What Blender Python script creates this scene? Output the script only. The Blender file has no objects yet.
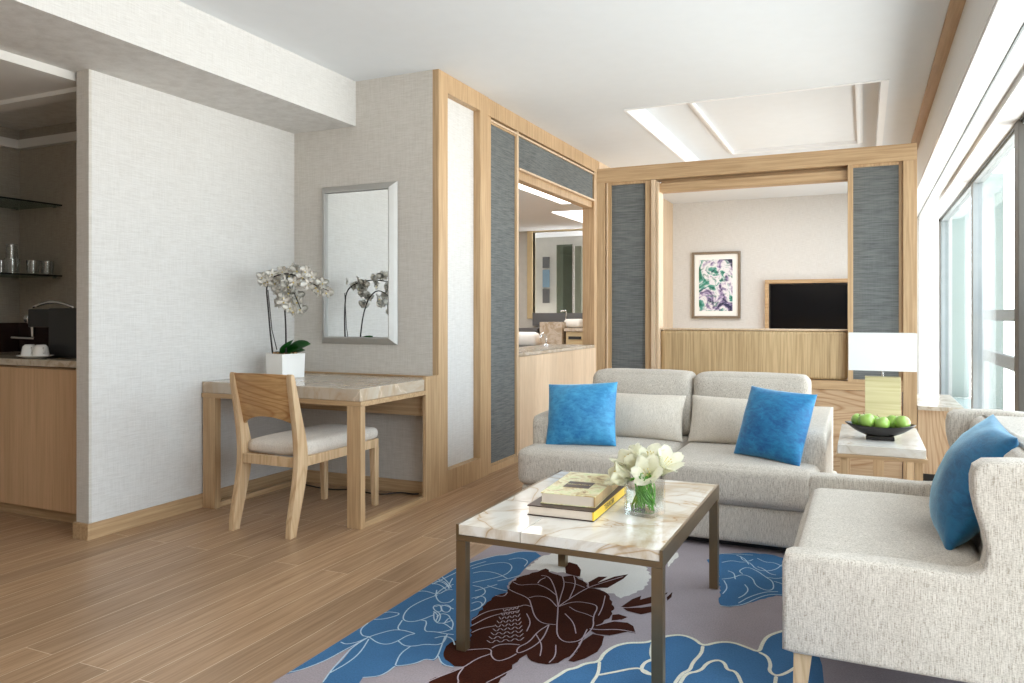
import bpy, bmesh, math, random
from mathutils import Vector, Matrix, noise as mnoise
random.seed(7)
SC = bpy.context.scene
COL = SC.collection
PI = math.pi

# ------------------------------------------------------------------ camera, sky, light, exposure
FPX, YAW, HZ, CAMH = 767.0, math.radians(24.65), 314.0, 1.18
cam = bpy.data.cameras.new('camera')
camo = bpy.data.objects.new('camera', cam)
COL.objects.link(camo)
cam.sensor_width = 36.0
cam.lens = 36.0 * FPX / 1024.0
cam.shift_y = -(341.5 - HZ) / 1024.0
cam.clip_start = 0.05
camo.location = (0, 0, CAMH)
camo.rotation_euler = (PI / 2, 0, YAW)
SC.camera = camo

W = bpy.data.worlds.new('sky')
SC.world = W
W.use_nodes = True
_n = W.node_tree.nodes
_bg = _n['Background']
# hazy white sky above, sunlit pale terraces and streets below
_tc = _n.new('ShaderNodeTexCoord'); _sp = _n.new('ShaderNodeSeparateXYZ'); _rp = _n.new('ShaderNodeValToRGB')
_mr = _n.new('ShaderNodeMapRange'); _mr.inputs['From Min'].default_value = -1; _mr.inputs['From Max'].default_value = 1
W.node_tree.links.new(_tc.outputs['Generated'], _sp.inputs[0]); W.node_tree.links.new(_sp.outputs['Z'], _mr.inputs['Value'])
W.node_tree.links.new(_mr.outputs[0], _rp.inputs['Fac']); W.node_tree.links.new(_rp.outputs['Color'], _bg.inputs['Color'])
_e = _rp.color_ramp.elements
_e[0].position = 0.46; _e[0].color = (1.0, 0.98, 0.95, 1)
_e[1].position = 0.54; _e[1].color = (0.70, 0.78, 0.86, 1)
_bg.inputs['Strength'].default_value = 10.0

def area(name, loc, rot, sx, sy, power, color=(1, 1, 1), portal=False):
    l = bpy.data.lights.new(name, 'AREA')
    l.shape = 'RECTANGLE'; l.size = sx; l.size_y = sy; l.energy = power; l.color = color
    if portal: l.cycles.is_portal = True
    o = bpy.data.objects.new(name, l); COL.objects.link(o)
    o.location = loc; o.rotation_euler = rot
    return o
# sky portals in the glazed wall (they only guide sampling of the sky)
area('window_portal', (1.02, 5.5, 1.22), (0, PI / 2, 0), 2.4, 11.2, 1, portal=True)
# unseen area lights added as fill behind the camera and in rooms beyond
LAMPS = []
area('ceiling_fill', (-0.9, -1.0, 1.7), (PI, 0, 0), 1.2, 1.2, 115, (1, 0.98, 0.96))  # no fixture; aimed up to brighten the ceiling
area('bedroom_fill', (-1.0, 9.3, 2.74), (0, 0, 0), 1.6, 0.4, 42, (0.95, 0.98, 1))  # added to brighten the bedroom, hidden by the divider beam
area('bathroom_fill', (-4.1, 8.3, 2.40), (0, 0, 0), 1.2, 3.0, 60, (1, 0.97, 0.92))  # added to brighten the bathroom beside its slot light

SC.view_settings.view_transform = 'Standard'
SC.view_settings.look = 'None'
SC.view_settings.gamma = 1.0
SC.view_settings.use_curve_mapping = False
SC.view_settings.exposure = -0.30
SC.cycles.use_denoising = True
SC.cycles.max_bounces = 10
SC.cycles.diffuse_bounces = 6
SC.cycles.transparent_max_bounces = 16
SC.cycles.caustics_reflective = False
SC.cycles.caustics_refractive = False
SC.cycles.sample_clamp_indirect = 6.0

# ------------------------------------------------------------------ pixel -> place (photograph measured in 1024x683)
_F = (-math.sin(YAW), math.cos(YAW)); _R = (math.cos(YAW), math.sin(YAW))
def _ray(x, y):
    a = x - 512
    return (_F[0]*FPX + _R[0]*a, _F[1]*FPX + _R[1]*a, HZ - y)
def onZ(x, y, z):
    r = _ray(x, y); t = (z - CAMH) / r[2]; return Vector((r[0]*t, r[1]*t, z))
def onY(x, y, Y):
    r = _ray(x, y); t = Y / r[1]; return Vector((r[0]*t, Y, CAMH + r[2]*t))
def onX(x, y, X):
    r = _ray(x, y); t = X / r[0]; return Vector((X, r[1]*t, CAMH + r[2]*t))

# ------------------------------------------------------------------ materials
def lin(r, g, b):
    f = lambda c: (c/255/12.92) if c/255 <= 0.04045 else ((c/255+0.055)/1.055)**2.4
    return (f(r), f(g), f(b), 1)

class NT:
    def __init__(s, name):
        s.m = bpy.data.materials.new(name); s.m.use_nodes = True
        s.t = s.m.node_tree; s.b = s.t.nodes['Principled BSDF']
    def n(s, typ, **kw):
        nd = s.t.nodes.new(typ)
        for k, v in kw.items():
            if k.startswith('i_'): nd.inputs[k[2:].replace('_', ' ')].default_value = v
            else: setattr(nd, k, v)
        return nd
    def l(s, a, ao, b, bi): s.t.links.new(a.outputs[ao], b.inputs[bi])
    def coords(s, scale=(1, 1, 1), rot=(0, 0, 0)):
        tc = s.n('ShaderNodeTexCoord'); mp = s.n('ShaderNodeMapping')
        mp.inputs['Scale'].default_value = scale; mp.inputs['Rotation'].default_value = rot
        s.l(tc, 'Object', mp, 'Vector'); return mp
    def noise(s, vec, scale=1, detail=4, rough=0.55, dist=0):
        n = s.n('ShaderNodeTexNoise'); n.inputs['Scale'].default_value = scale
        n.inputs['Detail'].default_value = detail; n.inputs['Roughness'].default_value = rough
        n.inputs['Distortion'].default_value = dist
        s.l(vec, 0, n, 'Vector'); return n
    def ramp(s, src, out, stops):
        r = s.n('ShaderNodeValToRGB'); e = r.color_ramp.elements
        while len(e) < len(stops): e.new(0.5)
        for i, (p, c) in enumerate(stops): e[i].position = p; e[i].color = c
        s.l(src, out, r, 'Fac'); return r
    def mix(s, fac, a, b, mode='MIX'):
        m = s.n('ShaderNodeMix'); m.data_type = 'RGBA'; m.blend_type = mode
        for key, v in ((0, fac), (6, a), (7, b)):
            if isinstance(v, tuple) and hasattr(v[0], 'outputs'): s.t.links.new(v[0].outputs[v[1]], m.inputs[key])
            else: m.inputs[key].default_value = v
        return m
    def bump(s, src, out, strength=0.2, dist=0.002):
        b = s.n('ShaderNodeBump'); b.inputs['Strength'].default_value = strength
        b.inputs['Distance'].default_value = dist
        s.l(src, out, b, 'Height'); s.l(b, 'Normal', s.b, 'Normal')

def plain(name, c, rough=0.5, metal=0.0, spec=0.5, var=0.04, trans=0.0, coat=0.0):
    t = NT(name)
    mp = t.coords((9, 9, 9)); nz = t.noise(mp, 1.0, 3)
    a = tuple(max(0, v*(1-var)) for v in c[:3]) + (1,); b = tuple(min(1, v*(1+var)) for v in c[:3]) + (1,)
    r = t.ramp(nz, 'Fac', [(0.3, a), (0.7, b)])
    t.l(r, 'Color', t.b, 'Base Color')
    t.b.inputs['Roughness'].default_value = rough; t.b.inputs['Metallic'].default_value = metal
    t.b.inputs['Specular IOR Level'].default_value = spec
    t.b.inputs['Transmission Weight'].default_value = trans
    t.b.inputs['Coat Weight'].default_value = coat
    return t.m

def wood(name, c1, c2, axis='Z', fine=1.0, rough=0.45, cath=0.0, c3=None):
    """oak: long fibres along an axis; cath > 0 adds cathedral figure"""
    t = NT(name)
    s = [70*fine, 70*fine, 70*fine]; k = 'XYZ'.index(axis); s[k] = 2.2
    mp = t.coords(tuple(s)); n1 = t.noise(mp, 1.0, 5, 0.6, 0.3)
    s2 = [9, 9, 9]; s2[k] = 0.7
    mp2 = t.coords(tuple(s2)); n2 = t.noise(mp2, 1.0, 3, 0.5, 0.6)
    r1 = t.ramp(n1, 'Fac', [(0.28, c2), (0.62, c1)])
    r2 = t.ramp(n2, 'Fac', [(0.3, (0.84, 0.83, 0.81, 1)), (0.7, (1, 1, 1, 1))])
    col = t.mix(0.8, (r1, 'Color'), (r2, 'Color'), 'MULTIPLY')
    if cath > 0:
        s3 = [3.2, 3.2, 3.2]; s3[k] = 0.55
        mp3 = t.coords(tuple(s3)); n3 = t.noise(mp3, 1.0, 1.5, 0.4, 0.2)
        mu = t.n('ShaderNodeMath', operation='MULTIPLY'); t.l(n3, 'Fac', mu, 0); mu.inputs[1].default_value = 46
        fr = t.n('ShaderNodeMath', operation='PINGPONG'); t.l(mu, 0, fr, 0); fr.inputs[1].default_value = 1.0
        r3 = t.ramp(fr, 0, [(0.0, c3 or (0.72, 0.68, 0.62, 1)), (0.45, (1, 1, 1, 1))])
        col = t.mix(cath, (col, 2), (r3, 'Color'), 'MULTIPLY')
    t.t.links.new(col.outputs[2], t.b.inputs['Base Color'])
    t.b.inputs['Roughness'].default_value = rough
    t.b.inputs['Specular IOR Level'].default_value = 0.35
    t.bump(n1, 'Fac', 0.12, 0.001)
    return t.m

def linen(name, c1, c2, sc=1.0, axis='h', rough=0.85, bump=0.25, cross=0.35):
    """woven wall covering with fine slubs running across"""
    t = NT(name)
    mp = t.coords((14*sc, 14*sc, 330*sc) if axis == 'h' else (330*sc, 330*sc, 14*sc)); n1 = t.noise(mp, 1.0, 3, 0.6, 0.2)
    mp2 = t.coords((260*sc, 260*sc, 10*sc) if axis == 'h' else (10*sc, 10*sc, 260*sc)); n2 = t.noise(mp2, 1.0, 2, 0.5)
    m = t.mix(cross, (n1, 'Fac'), (n2, 'Fac'))
    r = t.ramp(m, 2, [(0.36, c2), (0.6, c1)])
    t.l(r, 'Color', t.b, 'Base Color')
    t.b.inputs['Roughness'].default_value = rough; t.b.inputs['Specular IOR Level'].default_value = 0.2
    t.bump(m, 2, bump, 0.002)
    return t.m

def upholstery(name, c1, c2, c3):
    t = NT(name)
    mpa = t.coords((420, 420, 30)); na = t.noise(mpa, 1.0, 2, 0.6)
    mpb = t.coords((150, 150, 420)); nb = t.noise(mpb, 1.0, 2, 0.6)
    mpc = t.coords((16, 16, 3)); nc = t.noise(mpc, 1.0, 3, 0.6)
    m = t.mix(0.42, (na, 'Fac'), (nb, 'Fac'))
    r = t.ramp(m, 2, [(0.36, c3), (0.47, c2), (0.6, c1)])
    r2 = t.ramp(nc, 'Fac', [(0.3, (0.93, 0.925, 0.92, 1)), (0.65, (1, 1, 1, 1))])
    c = t.mix(1.0, (r, 'Color'), (r2, 'Color'), 'MULTIPLY')
    t.t.links.new(c.outputs[2], t.b.inputs['Base Color'])
    t.b.inputs['Roughness'].default_value = 0.9; t.b.inputs['Specular IOR Level'].default_value = 0.15
    t.b.inputs['Sheen Weight'].default_value = 0.15
    t.bump(m, 2, 0.5, 0.002)
    return t.m

def velvet(name, c1, c2):
    t = NT(name)
    mp = t.coords((30, 30, 55)); n1 = t.noise(mp, 1.0, 6, 0.72, 0.6)
    mp2 = t.coords((7, 7, 7)); n2 = t.noise(mp2, 1.0, 2, 0.5, 0.8)
    m = t.mix(0.4, (n1, 'Fac'), (n2, 'Fac'))
    r = t.ramp(m, 2, [(0.38, c2), (0.6, c1)])
    t.l(r, 'Color', t.b, 'Base Color')
    t.b.inputs['Roughness'].default_value = 0.55; t.b.inputs['Sheen Weight'].default_value = 0.8
    t.b.inputs['Sheen Roughness'].default_value = 0.35
    t.b.inputs['Sheen Tint'].default_value = (0.55, 0.85, 1, 1)
    t.bump(n1, 'Fac', 0.35, 0.003)
    return t.m

def marble(name, base, vein, vein2, rough=0.12, sc=1.0):
    """vein: warm sparse veins; vein2: multiplied broad cloudy bands"""
    t = NT(name)
    mp = t.coords((1.5*sc, 2.4*sc, 1.8*sc), (0.2, 0.1, 0.7)); n0 = t.noise(mp, 1.0, 3, 0.5, 1.8)
    s = t.n('ShaderNodeMath', operation='SUBTRACT'); t.l(n0, 'Fac', s, 0); s.inputs[1].default_value = 0.5
    a = t.n('ShaderNodeMath', operation='ABSOLUTE'); t.l(s, 0, a, 0)
    mid = tuple((base[i]*2+vein[i])/3 for i in range(3)) + (1,)
    r = t.ramp(a, 0, [(0.0, vein), (0.008, mid), (0.05, base)])
    mp2 = t.coords((3.4*sc, 1.4*sc, 3*sc), (0.5, 0.4, 0.5)); n2 = t.noise(mp2, 1.0, 6, 0.62, 1.0)
    wh = (1, 1, 1, 1)
    v2 = tuple(min(1, v2_*1.15) for v2_ in vein2[:3]) + (1,)
    r2 = t.ramp(n2, 'Fac', [(0.40, v2), (0.50, wh), (0.56, wh), (0.68, v2)])
    c = t.mix(1.0, (r, 'Color'), (r2, 'Color'), 'MULTIPLY')
    t.t.links.new(c.outputs[2], t.b.inputs['Base Color'])
    t.b.inputs['Roughness'].default_value = rough
    t.b.inputs['Specular IOR Level'].default_value = 0.5
    return t.m

def floor_mat():
    t = NT('floor_oak_boards')
    tc = t.n('ShaderNodeTexCoord')
    sep = t.n('ShaderNodeSeparateXYZ'); t.l(tc, 'Object', sep, 0)
    cmb = t.n('ShaderNodeCombineXYZ'); t.l(sep, 'Y', cmb, 'X'); t.l(sep, 'X', cmb, 'Y')
    br = t.n('ShaderNodeTexBrick'); t.l(cmb, 0, br, 'Vector')
    br.offset = 0.37; br.inputs['Scale'].default_value = 1.0
    br.inputs['Brick Width'].default_value = 1.75; br.inputs['Row Height'].default_value = 0.142
    br.inputs['Mortar Size'].default_value = 0.0016; br.inputs['Mortar Smooth'].default_value = 0.1
    br.inputs['Color1'].default_value = (0, 0, 0, 1); br.inputs['Color2'].default_value = (1, 1, 1, 1)
    br.inputs['Mortar'].default_value = (0.5, 0.5, 0.5, 1); br.inputs['Bias'].default_value = 0
    # grain, shifted per board
    vm = t.n('ShaderNodeVectorMath', operation='MULTIPLY_ADD')
    t.l(br, 'Color', vm, 0); vm.inputs[1].default_value = (3, 7, 5); t.l(tc, 'Object', vm, 2)
    mp = t.n('ShaderNodeMapping'); mp.inputs['Scale'].default_value = (85, 2.4, 1); t.l(vm, 0, mp, 'Vector')
    n1 = t.noise(mp, 1.0, 5, 0.62, 0.35)
    mp2 = t.n('ShaderNodeMapping'); mp2.inputs['Scale'].default_value = (11, 0.9, 1); t.l(vm, 0, mp2, 'Vector')
    n2 = t.noise(mp2, 1.0, 3, 0.55, 0.8)
    r1 = t.ramp(n1, 'Fac', [(0.3, lin(150, 119, 90)), (0.6, lin(182, 150, 119))])
    r2 = t.ramp(n2, 'Fac', [(0.3, (0.88, 0.865, 0.85, 1)), (0.7, (1.0, 1.0, 1.0, 1))])
    c = t.mix(1.0, (r1, 'Color'), (r2, 'Color'), 'MULTIPLY')
    rb = t.ramp(br, 'Color', [(0.0, (0.85, 0.84, 0.83, 1)), (1.0, (1.07, 1.06, 1.04, 1))])
    c = t.mix(1.0, (c, 2), (rb, 'Color'), 'MULTIPLY')
    # pale bevelled joints
    c = t.mix((br, 'Fac'), (c, 2), lin(216, 194, 168))
    t.t.links.new(c.outputs[2], t.b.inputs['Base Color'])
    rr = t.ramp(n1, 'Fac', [(0.3, (0.42,)*3 + (1,)), (0.7, (0.3,)*3 + (1,))])
    t.l(rr, 'Color', t.b, 'Roughness'); t.b.inputs['Specular IOR Level'].default_value = 0.42
    t.bump(n1, 'Fac', 0.08, 0.001)
    return t.m

def pile(name, c, var=0.12):
    t = NT(name)
    mp = t.coords((160, 160, 160)); n1 = t.noise(mp, 1.0, 3, 0.7)
    mp2 = t.coords((3.5, 3.5, 3.5)); n2 = t.noise(mp2, 1.0, 2, 0.5)
    m = t.mix(0.4, (n1, 'Fac'), (n2, 'Fac'))
    a = tuple(v*(1-var*1.5) for v in c[:3]) + (1,); b = tuple(min(1, v*(1+var)) for v in c[:3]) + (1,)
    r = t.ramp(m, 2, [(0.35, a), (0.65, b)])
    t.l(r, 'Color', t.b, 'Base Color')
    t.b.inputs['Roughness'].default_value = 0.95; t.b.inputs['Specular IOR Level'].default_value = 0.08
    t.bump(n1, 'Fac', 0.6, 0.004)
    return t.m

def glass(name, tint=(1, 1, 1, 1), thin=True, amt=0.10):
    t = NT(name)
    if thin:
        tr = t.n('ShaderNodeBsdfTransparent'); tr.inputs['Color'].default_value = tint
        gl = t.n('ShaderNodeBsdfGlossy'); gl.inputs['Roughness'].default_value = 0.02
        lw = t.n('ShaderNodeLayerWeight'); lw.inputs['Blend'].default_value = 0.12
        mu = t.n('ShaderNodeMath', operation='MULTIPLY_ADD'); t.l(lw, 'Fresnel', mu, 0)
        mu.inputs[1].default_value = 0.5; mu.inputs[2].default_value = amt*0.3
        mx = t.n('ShaderNodeMixShader'); t.l(mu, 0, mx, 0); t.l(tr, 0, mx, 1); t.l(gl, 0, mx, 2)
        t.l(mx, 0, t.t.nodes['Material Output'], 'Surface')
    else:
        t.b.inputs['Base Color'].default_value = tint; t.b.inputs['Roughness'].default_value = 0.0
        t.b.inputs['Transmission Weight'].default_value = 1.0; t.b.inputs['IOR'].default_value = 1.45
    return t.m

def sheer():
    t = NT('sheer_curtain_cloth')
    mp = t.coords((900, 900, 900)); n = t.noise(mp, 1.0, 1)
    di = t.n('ShaderNodeBsdfDiffuse'); di.inputs['Color'].default_value = (0.9, 0.9, 0.89, 1)
    tl = t.n('ShaderNodeBsdfTranslucent'); tl.inputs['Color'].default_value = (0.9, 0.9, 0.9, 1)
    tr = t.n('ShaderNodeBsdfTransparent')
    m1 = t.n('ShaderNodeMixShader'); m1.inputs[0].default_value = 0.5; t.l(di, 0, m1, 1); t.l(tl, 0, m1, 2)
    m2 = t.n('ShaderNodeMixShader'); m2.inputs[0].default_value = 0.3; t.l(m1, 0, m2, 1); t.l(tr, 0, m2, 2)
    t.l(m2, 0, t.t.nodes['Material Output'], 'Surface')
    return t.m

def petal(name, c):
    t = NT(name)
    mp = t.coords((60, 60, 60)); nz = t.noise(mp, 1.0, 2)
    r = t.ramp(nz, 'Fac', [(0.3, tuple(v*.93 for v in c[:3]) + (1,)), (0.7, c)])
    di = t.n('ShaderNodeBsdfDiffuse'); tl = t.n('ShaderNodeBsdfTranslucent')
    t.l(r, 'Color', di, 'Color'); t.l(r, 'Color', tl, 'Color')
    m1 = t.n('ShaderNodeMixShader'); m1.inputs[0].default_value = 0.3; t.l(di, 0, m1, 1); t.l(tl, 0, m1, 2)
    t.l(m1, 0, t.t.nodes['Material Output'], 'Surface')
    return t.m

def emis(name, c, s):
    t = NT(name); t.b.inputs['Base Color'].default_value = c
    t.b.inputs['Emission Color'].default_value = c; t.b.inputs['Emission Strength'].default_value = s
    return t.m

def artwork():
    t = NT('floral_watercolour')
    mp = t.coords((4.2, 4.2, 4.2), (0.3, 0.9, 0)); n1 = t.noise(mp, 1.0, 3, 0.6, 1.3)
    mp2 = t.coords((8, 8, 8), (0.4, 1, 2)); n2 = t.noise(mp2, 1.0, 4, 0.6, 1.2)
    r1 = t.ramp(n1, 'Fac', [(0.36, lin(16, 110, 88)), (0.43, lin(90, 160, 150)), (0.49, lin(232, 232, 238)), (0.54, lin(228, 226, 232)), (0.6, lin(165, 150, 190)), (0.66, lin(40, 45, 80))])
    r2 = t.ramp(n2, 'Fac', [(0.38, lin(60, 140, 125)), (0.46, (1, 1, 1, 1)), (0.6, (1, 1, 1, 1)), (0.68, lin(120, 110, 160))])
    c = t.mix(0.8, (r1, 'Color'), (r2, 'Color'), 'MULTIPLY')
    t.t.links.new(c.outputs[2], t.b.inputs['Base Color']); t.b.inputs['Roughness'].default_value = 0.3
    return t.m

M = {}
M['wall'] = linen('shaded_linen_wallpaper', lin(207, 203, 197), lin(190, 185, 177))  # darker copy for faces turned from the windows; shade put into the colour
M['wall_bright'] = linen('pale_linen_wallpaper', lin(216, 215, 213), lin(200, 198, 195))
M['wall_darker'] = linen('darker_linen_wallpaper', lin(170, 162, 150), lin(148, 140, 128))  # darker, browner copy of the linen wallpaper
M['bath_wall'] = plain('bathroom_wall_paint', lin(200, 198, 192), 0.6)
M['ceiling'] = plain('ceiling_paint', lin(222, 226, 230), 0.9, var=0.01)
M['white'] = plain('white_paint', lin(236, 237, 238), 0.5, var=0.01)
M['greywhite'] = plain('greyed_white', lin(214, 212, 208), 0.7, var=0.01)
M['oak'] = wood('oak_vertical', lin(200, 170, 133), lin(168, 136, 100), 'Z')
M['oak_h'] = wood('oak_across', lin(198, 168, 131), lin(166, 134, 98), 'X')
M['oak_y'] = wood('oak_lengthwise', lin(198, 168, 131), lin(166, 134, 98), 'Y')
M['oak_pale'] = wood('pale_oak_vertical', lin(222, 198, 170), lin(206, 180, 150), 'Z', cath=0.15)
M['oak_cath'] = wood('oak_cathedral', lin(204, 176, 144), lin(182, 150, 116), 'X', cath=0.75, c3=lin(205, 180, 155))
M['oak_cathz'] = wood('oak_cathedral_upright', lin(204, 176, 144), lin(182, 150, 116), 'Z', cath=0.6, c3=lin(205, 180, 155))
M['oak_reed'] = wood('reeded_oak', lin(208, 182, 142), lin(160, 133, 94), 'Z', fine=1.6)
M['oak_strip'] = wood('oak_ceiling_strip', lin(190, 158, 122), lin(168, 136, 100), 'Y')
M['oak_chair'] = wood('chair_oak', lin(218, 190, 154), lin(192, 160, 122), 'Z', cath=0.35, c3=lin(205, 175, 140))
M['oak_chairback'] = wood('chair_back_oak', lin(204, 166, 118), lin(172, 132, 86), 'X', cath=0.6, c3=lin(196, 160, 120))
M['cab'] = wood('cabinet_oak', lin(212, 176, 138), lin(196, 160, 122), 'Z')
M['darkpanel'] = linen('slate_grasscloth', lin(116, 119, 118), lin(88, 91, 92), 0.55, bump=0.35, cross=0.15)
M['floor'] = floor_mat()
M['sofa'] = upholstery('greige_upholstery', lin(216, 208, 197), lin(193, 184, 172), lin(154, 143, 130))
M['cream_fab'] = upholstery('cream_upholstery', lin(226, 217, 204), lin(212, 202, 188), lin(190, 179, 164))
M['seatpad'] = upholstery('seat_pad_cloth', lin(226, 218, 208), lin(212, 203, 192), lin(196, 186, 174))
M['blue'] = velvet('blue_velvet', lin(70, 160, 206), lin(26, 112, 172))
M['blue_mid'] = velvet('deep_blue_velvet', lin(34, 132, 182), lin(8, 84, 142))
M['blue_dark'] = velvet('blue_satin', lin(20, 100, 142), lin(6, 70, 110))
M['marble'] = marble('cream_marble', lin(226, 220, 211), lin(186, 158, 122), lin(212, 200, 184))
M['stone_desk'] = marble('desk_stone', lin(190, 178, 162), lin(226, 214, 198), lin(226, 214, 200), 0.15)
M['bronze'] = plain('bronze_metal', lin(134, 114, 86), 0.3, 0.8, var=0.03)
M['chrome'] = plain('chrome', (0.75, 0.75, 0.76, 1), 0.12, 1.0, var=0.01)
M['silver'] = plain('brushed_silver_frame', lin(186, 185, 182), 0.5, 0.45, var=0.03)
M['mirror'] = plain('mirror_glass', (0.86, 0.88, 0.88, 1), 0.005, 1.0, var=0.0)
M['black'] = plain('black_plastic', (0.012, 0.012, 0.013, 1), 0.3)
M['screen'] = plain('television_screen', (0.002, 0.0025, 0.004, 1), 0.12, spec=0.25)
M['dark_stone'] = plain('dark_brown_stone', lin(46, 30, 26), 0.2)
M['countertop'] = marble('counter_stone', lin(196, 184, 168), lin(176, 160, 140), lin(212, 204, 192), 0.2, 2)
M['pale_stone'] = marble('pale_grey_stone', lin(222, 218, 212), lin(196, 188, 176), lin(228, 224, 218), 0.2, 1.5)
M['ceramic'] = plain('white_ceramic', lin(240, 240, 238), 0.18, var=0.01)
M['glass'] = glass('clear_glass')
M['tumbler'] = glass('tumbler_glass', (0.86, 0.88, 0.88, 1), amt=0.6)
M['window_glass'] = glass('window_glass', (0.97, 0.99, 0.985, 1), amt=0.04)
M['shelf_glass'] = glass('green_edged_glass', (0.62, 0.72, 0.68, 1), amt=0.3)
M['shelf_edge'] = plain('glass_shelf_edge', lin(24, 32, 30), 0.15)
M['alu'] = plain('window_aluminium', lin(150, 156, 158), 0.5, 0.1)
M['rail'] = plain('grey_railing', lin(96, 100, 102), 0.6)
M['dark_alu'] = plain('dark_window_frame', lin(84, 80, 74), 0.5, 0.1)
M['outside'] = plain('pale_green_render', lin(112, 128, 124), 0.7)
M['sheer'] = sheer()
M['shade'] = plain('lamp_shade_linen', lin(222, 222, 219), 0.9, var=0.01)
M['lamp_base'] = wood('lamp_base_veneer', lin(212, 202, 160), lin(188, 176, 130), 'X', rough=0.3)
M['apple'] = plain('green_apple_skin', lin(150, 186, 84), 0.3, var=0.25, coat=0.3)
M['stalk'] = plain('brown_stalk', lin(84, 62, 38), 0.7)
M['bowl'] = plain('dark_lacquer', lin(20, 15, 13), 0.3, coat=0.2)
M['petal'] = petal('white_petal', lin(250, 248, 243))
M['lily'] = petal('ivory_lily_petal', lin(252, 250, 234))
M['lip'] = plain('yellow_flower_lip', lin(222, 204, 140), 0.6)
M['leaf'] = plain('dark_green_leaf', lin(34, 104, 36), 0.3, var=0.25)
M['stem'] = plain('fresh_green_stem', lin(92, 156, 52), 0.45, var=0.25)
M['dark_stem'] = plain('dark_plant_stake', lin(40, 34, 32), 0.6)
M['moss'] = plain('tan_moss', lin(176, 140, 96), 0.95, var=0.35)
M['paper'] = plain('book_pages', lin(214, 200, 184), 0.9, var=0.05)
M['cover_dark'] = plain('dark_brown_cover', lin(58, 38, 30), 0.35)
M['cover_yellow'] = plain('yellow_cover', lin(240, 200, 60), 0.35)
M['frame_br'] = plain('grey_brown_frame', lin(130, 116, 100), 0.4, 0.2)
M['mat'] = plain('mount_board', lin(244, 244, 242), 0.8, var=0.005)
M['art'] = artwork()
M['towel'] = plain('white_towel', lin(230, 230, 228), 0.95)
M['shower'] = glass('grey_shower_glass', (0.5, 0.55, 0.5, 1), amt=0.2)
M['shower_wall'] = plain('shower_stone', lin(112, 114, 100), 0.4)
M['muted_blue'] = plain('muted_blue_print', lin(120, 146, 166), 0.5)
M['grey'] = plain('grey_stone', lin(96, 96, 98), 0.4)
M['warm_frame'] = plain('champagne_frame', lin(206, 186, 146), 0.4, 0.3)
M['light'] = emis('ceiling_slot_lamp', (1, 0.98, 0.95, 1), 4.0)
M['water'] = glass('water', (0.93, 0.97, 0.94, 1), amt=0.05)
M['rug_base'] = pile('rug_lilac_grey', lin(160, 150, 154))
M['rug_blue'] = pile('rug_blue', lin(66, 108, 148))
M['rug_blue_b'] = pile('rug_mid_blue', lin(70, 112, 152))
M['rug_brown'] = pile('rug_brown', lin(58, 26, 16), 0.25)
M['rug_cream'] = pile('rug_cream', lin(216, 213, 208))
M['rug_line'] = pile('rug_pale_line', lin(176, 198, 214))
M['rug_line_cream'] = pile('rug_cream_line', lin(222, 220, 204))
M['rug_line_br'] = pile('rug_lilac_line', lin(176, 160, 166))

# ------------------------------------------------------------------ mesh helpers
def box(bm, x0, x1, y0, y1, z0, z1, mi=0, bev=0.0, seg=2):
    r = bmesh.ops.create_cube(bm, size=1.0)
    for v in r['verts']:
        v.co = Vector(((x0+x1)/2 + v.co.x*(x1-x0), (y0+y1)/2 + v.co.y*(y1-y0), (z0+z1)/2 + v.co.z*(z1-z0)))
    fs = {f for v in r['verts'] for f in v.link_faces}
    for f in fs: f.material_index = mi
    if bev > 0:
        es = {e for f in fs for e in f.edges}
        rr = bmesh.ops.bevel(bm, geom=list(es), offset=bev, segments=seg, profile=0.7, affect='EDGES')
        for f in rr['faces']: f.material_index = mi
    return bm
def B(*a, **k): return box(bmesh.new(), *a, **k)

def softbox(bm, x0, x1, y0, y1, z0, z1, r, puff=(0, 0, 0), cuts=11, wob=0.0, mi=0, seed=0):
    """soft cushion block: rounded edges, bulging faces"""
    q = bmesh.ops.create_cube(bm, size=2.0)
    fs = list({f for v in q['verts'] for f in v.link_faces})
    es = list({e for f in fs for e in f.edges})
    before = set(bm.verts) - set(q['verts'])
    bmesh.ops.subdivide_edges(bm, edges=es, cuts=cuts, use_grid_fill=True)
    vs = [v for v in bm.verts if v not in before]
    c = Vector(((x0+x1)/2, (y0+y1)/2, (z0+z1)/2)); h = Vector(((x1-x0)/2, (y1-y0)/2, (z1-z0)/2))
    hi = Vector([max(1e-4, a - r) for a in h])
    for v in vs:
        u = [math.sin(t*PI/2) if abs(t) < 1 else t for t in v.co]
        p = Vector([u[i]*h[i] for i in range(3)])
        qn = Vector([max(-hi[i], min(hi[i], p[i])) for i in range(3)])
        d = p - qn
        if d.length > 1e-9: p = qn + d.normalized()*min(r, max(abs(d.x), abs(d.y), abs(d.z)) if d.length else 0)
        bx = (1-u[1]**2)*(1-u[2]**2); by = (1-u[0]**2)*(1-u[2]**2); bz = (1-u[0]**2)*(1-u[1]**2)
        p.x += math.copysign(puff[0]*bx, u[0]) if abs(u[0]) > .95 else 0
        p.y += math.copysign(puff[1]*by, u[1]) if abs(u[1]) > .95 else 0
        p.z += math.copysign(puff[2]*math.sqrt(max(0, bz)), u[2]) if abs(u[2]) > .95 else 0
        if wob:
            nv = mnoise.noise((p + c + Vector((seed, 0, 0)))*6)
            p += p.normalized()*wob*nv
        v.co = p + c
    for v in vs:
        for f in v.link_faces: f.material_index = mi
    return bm

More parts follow.
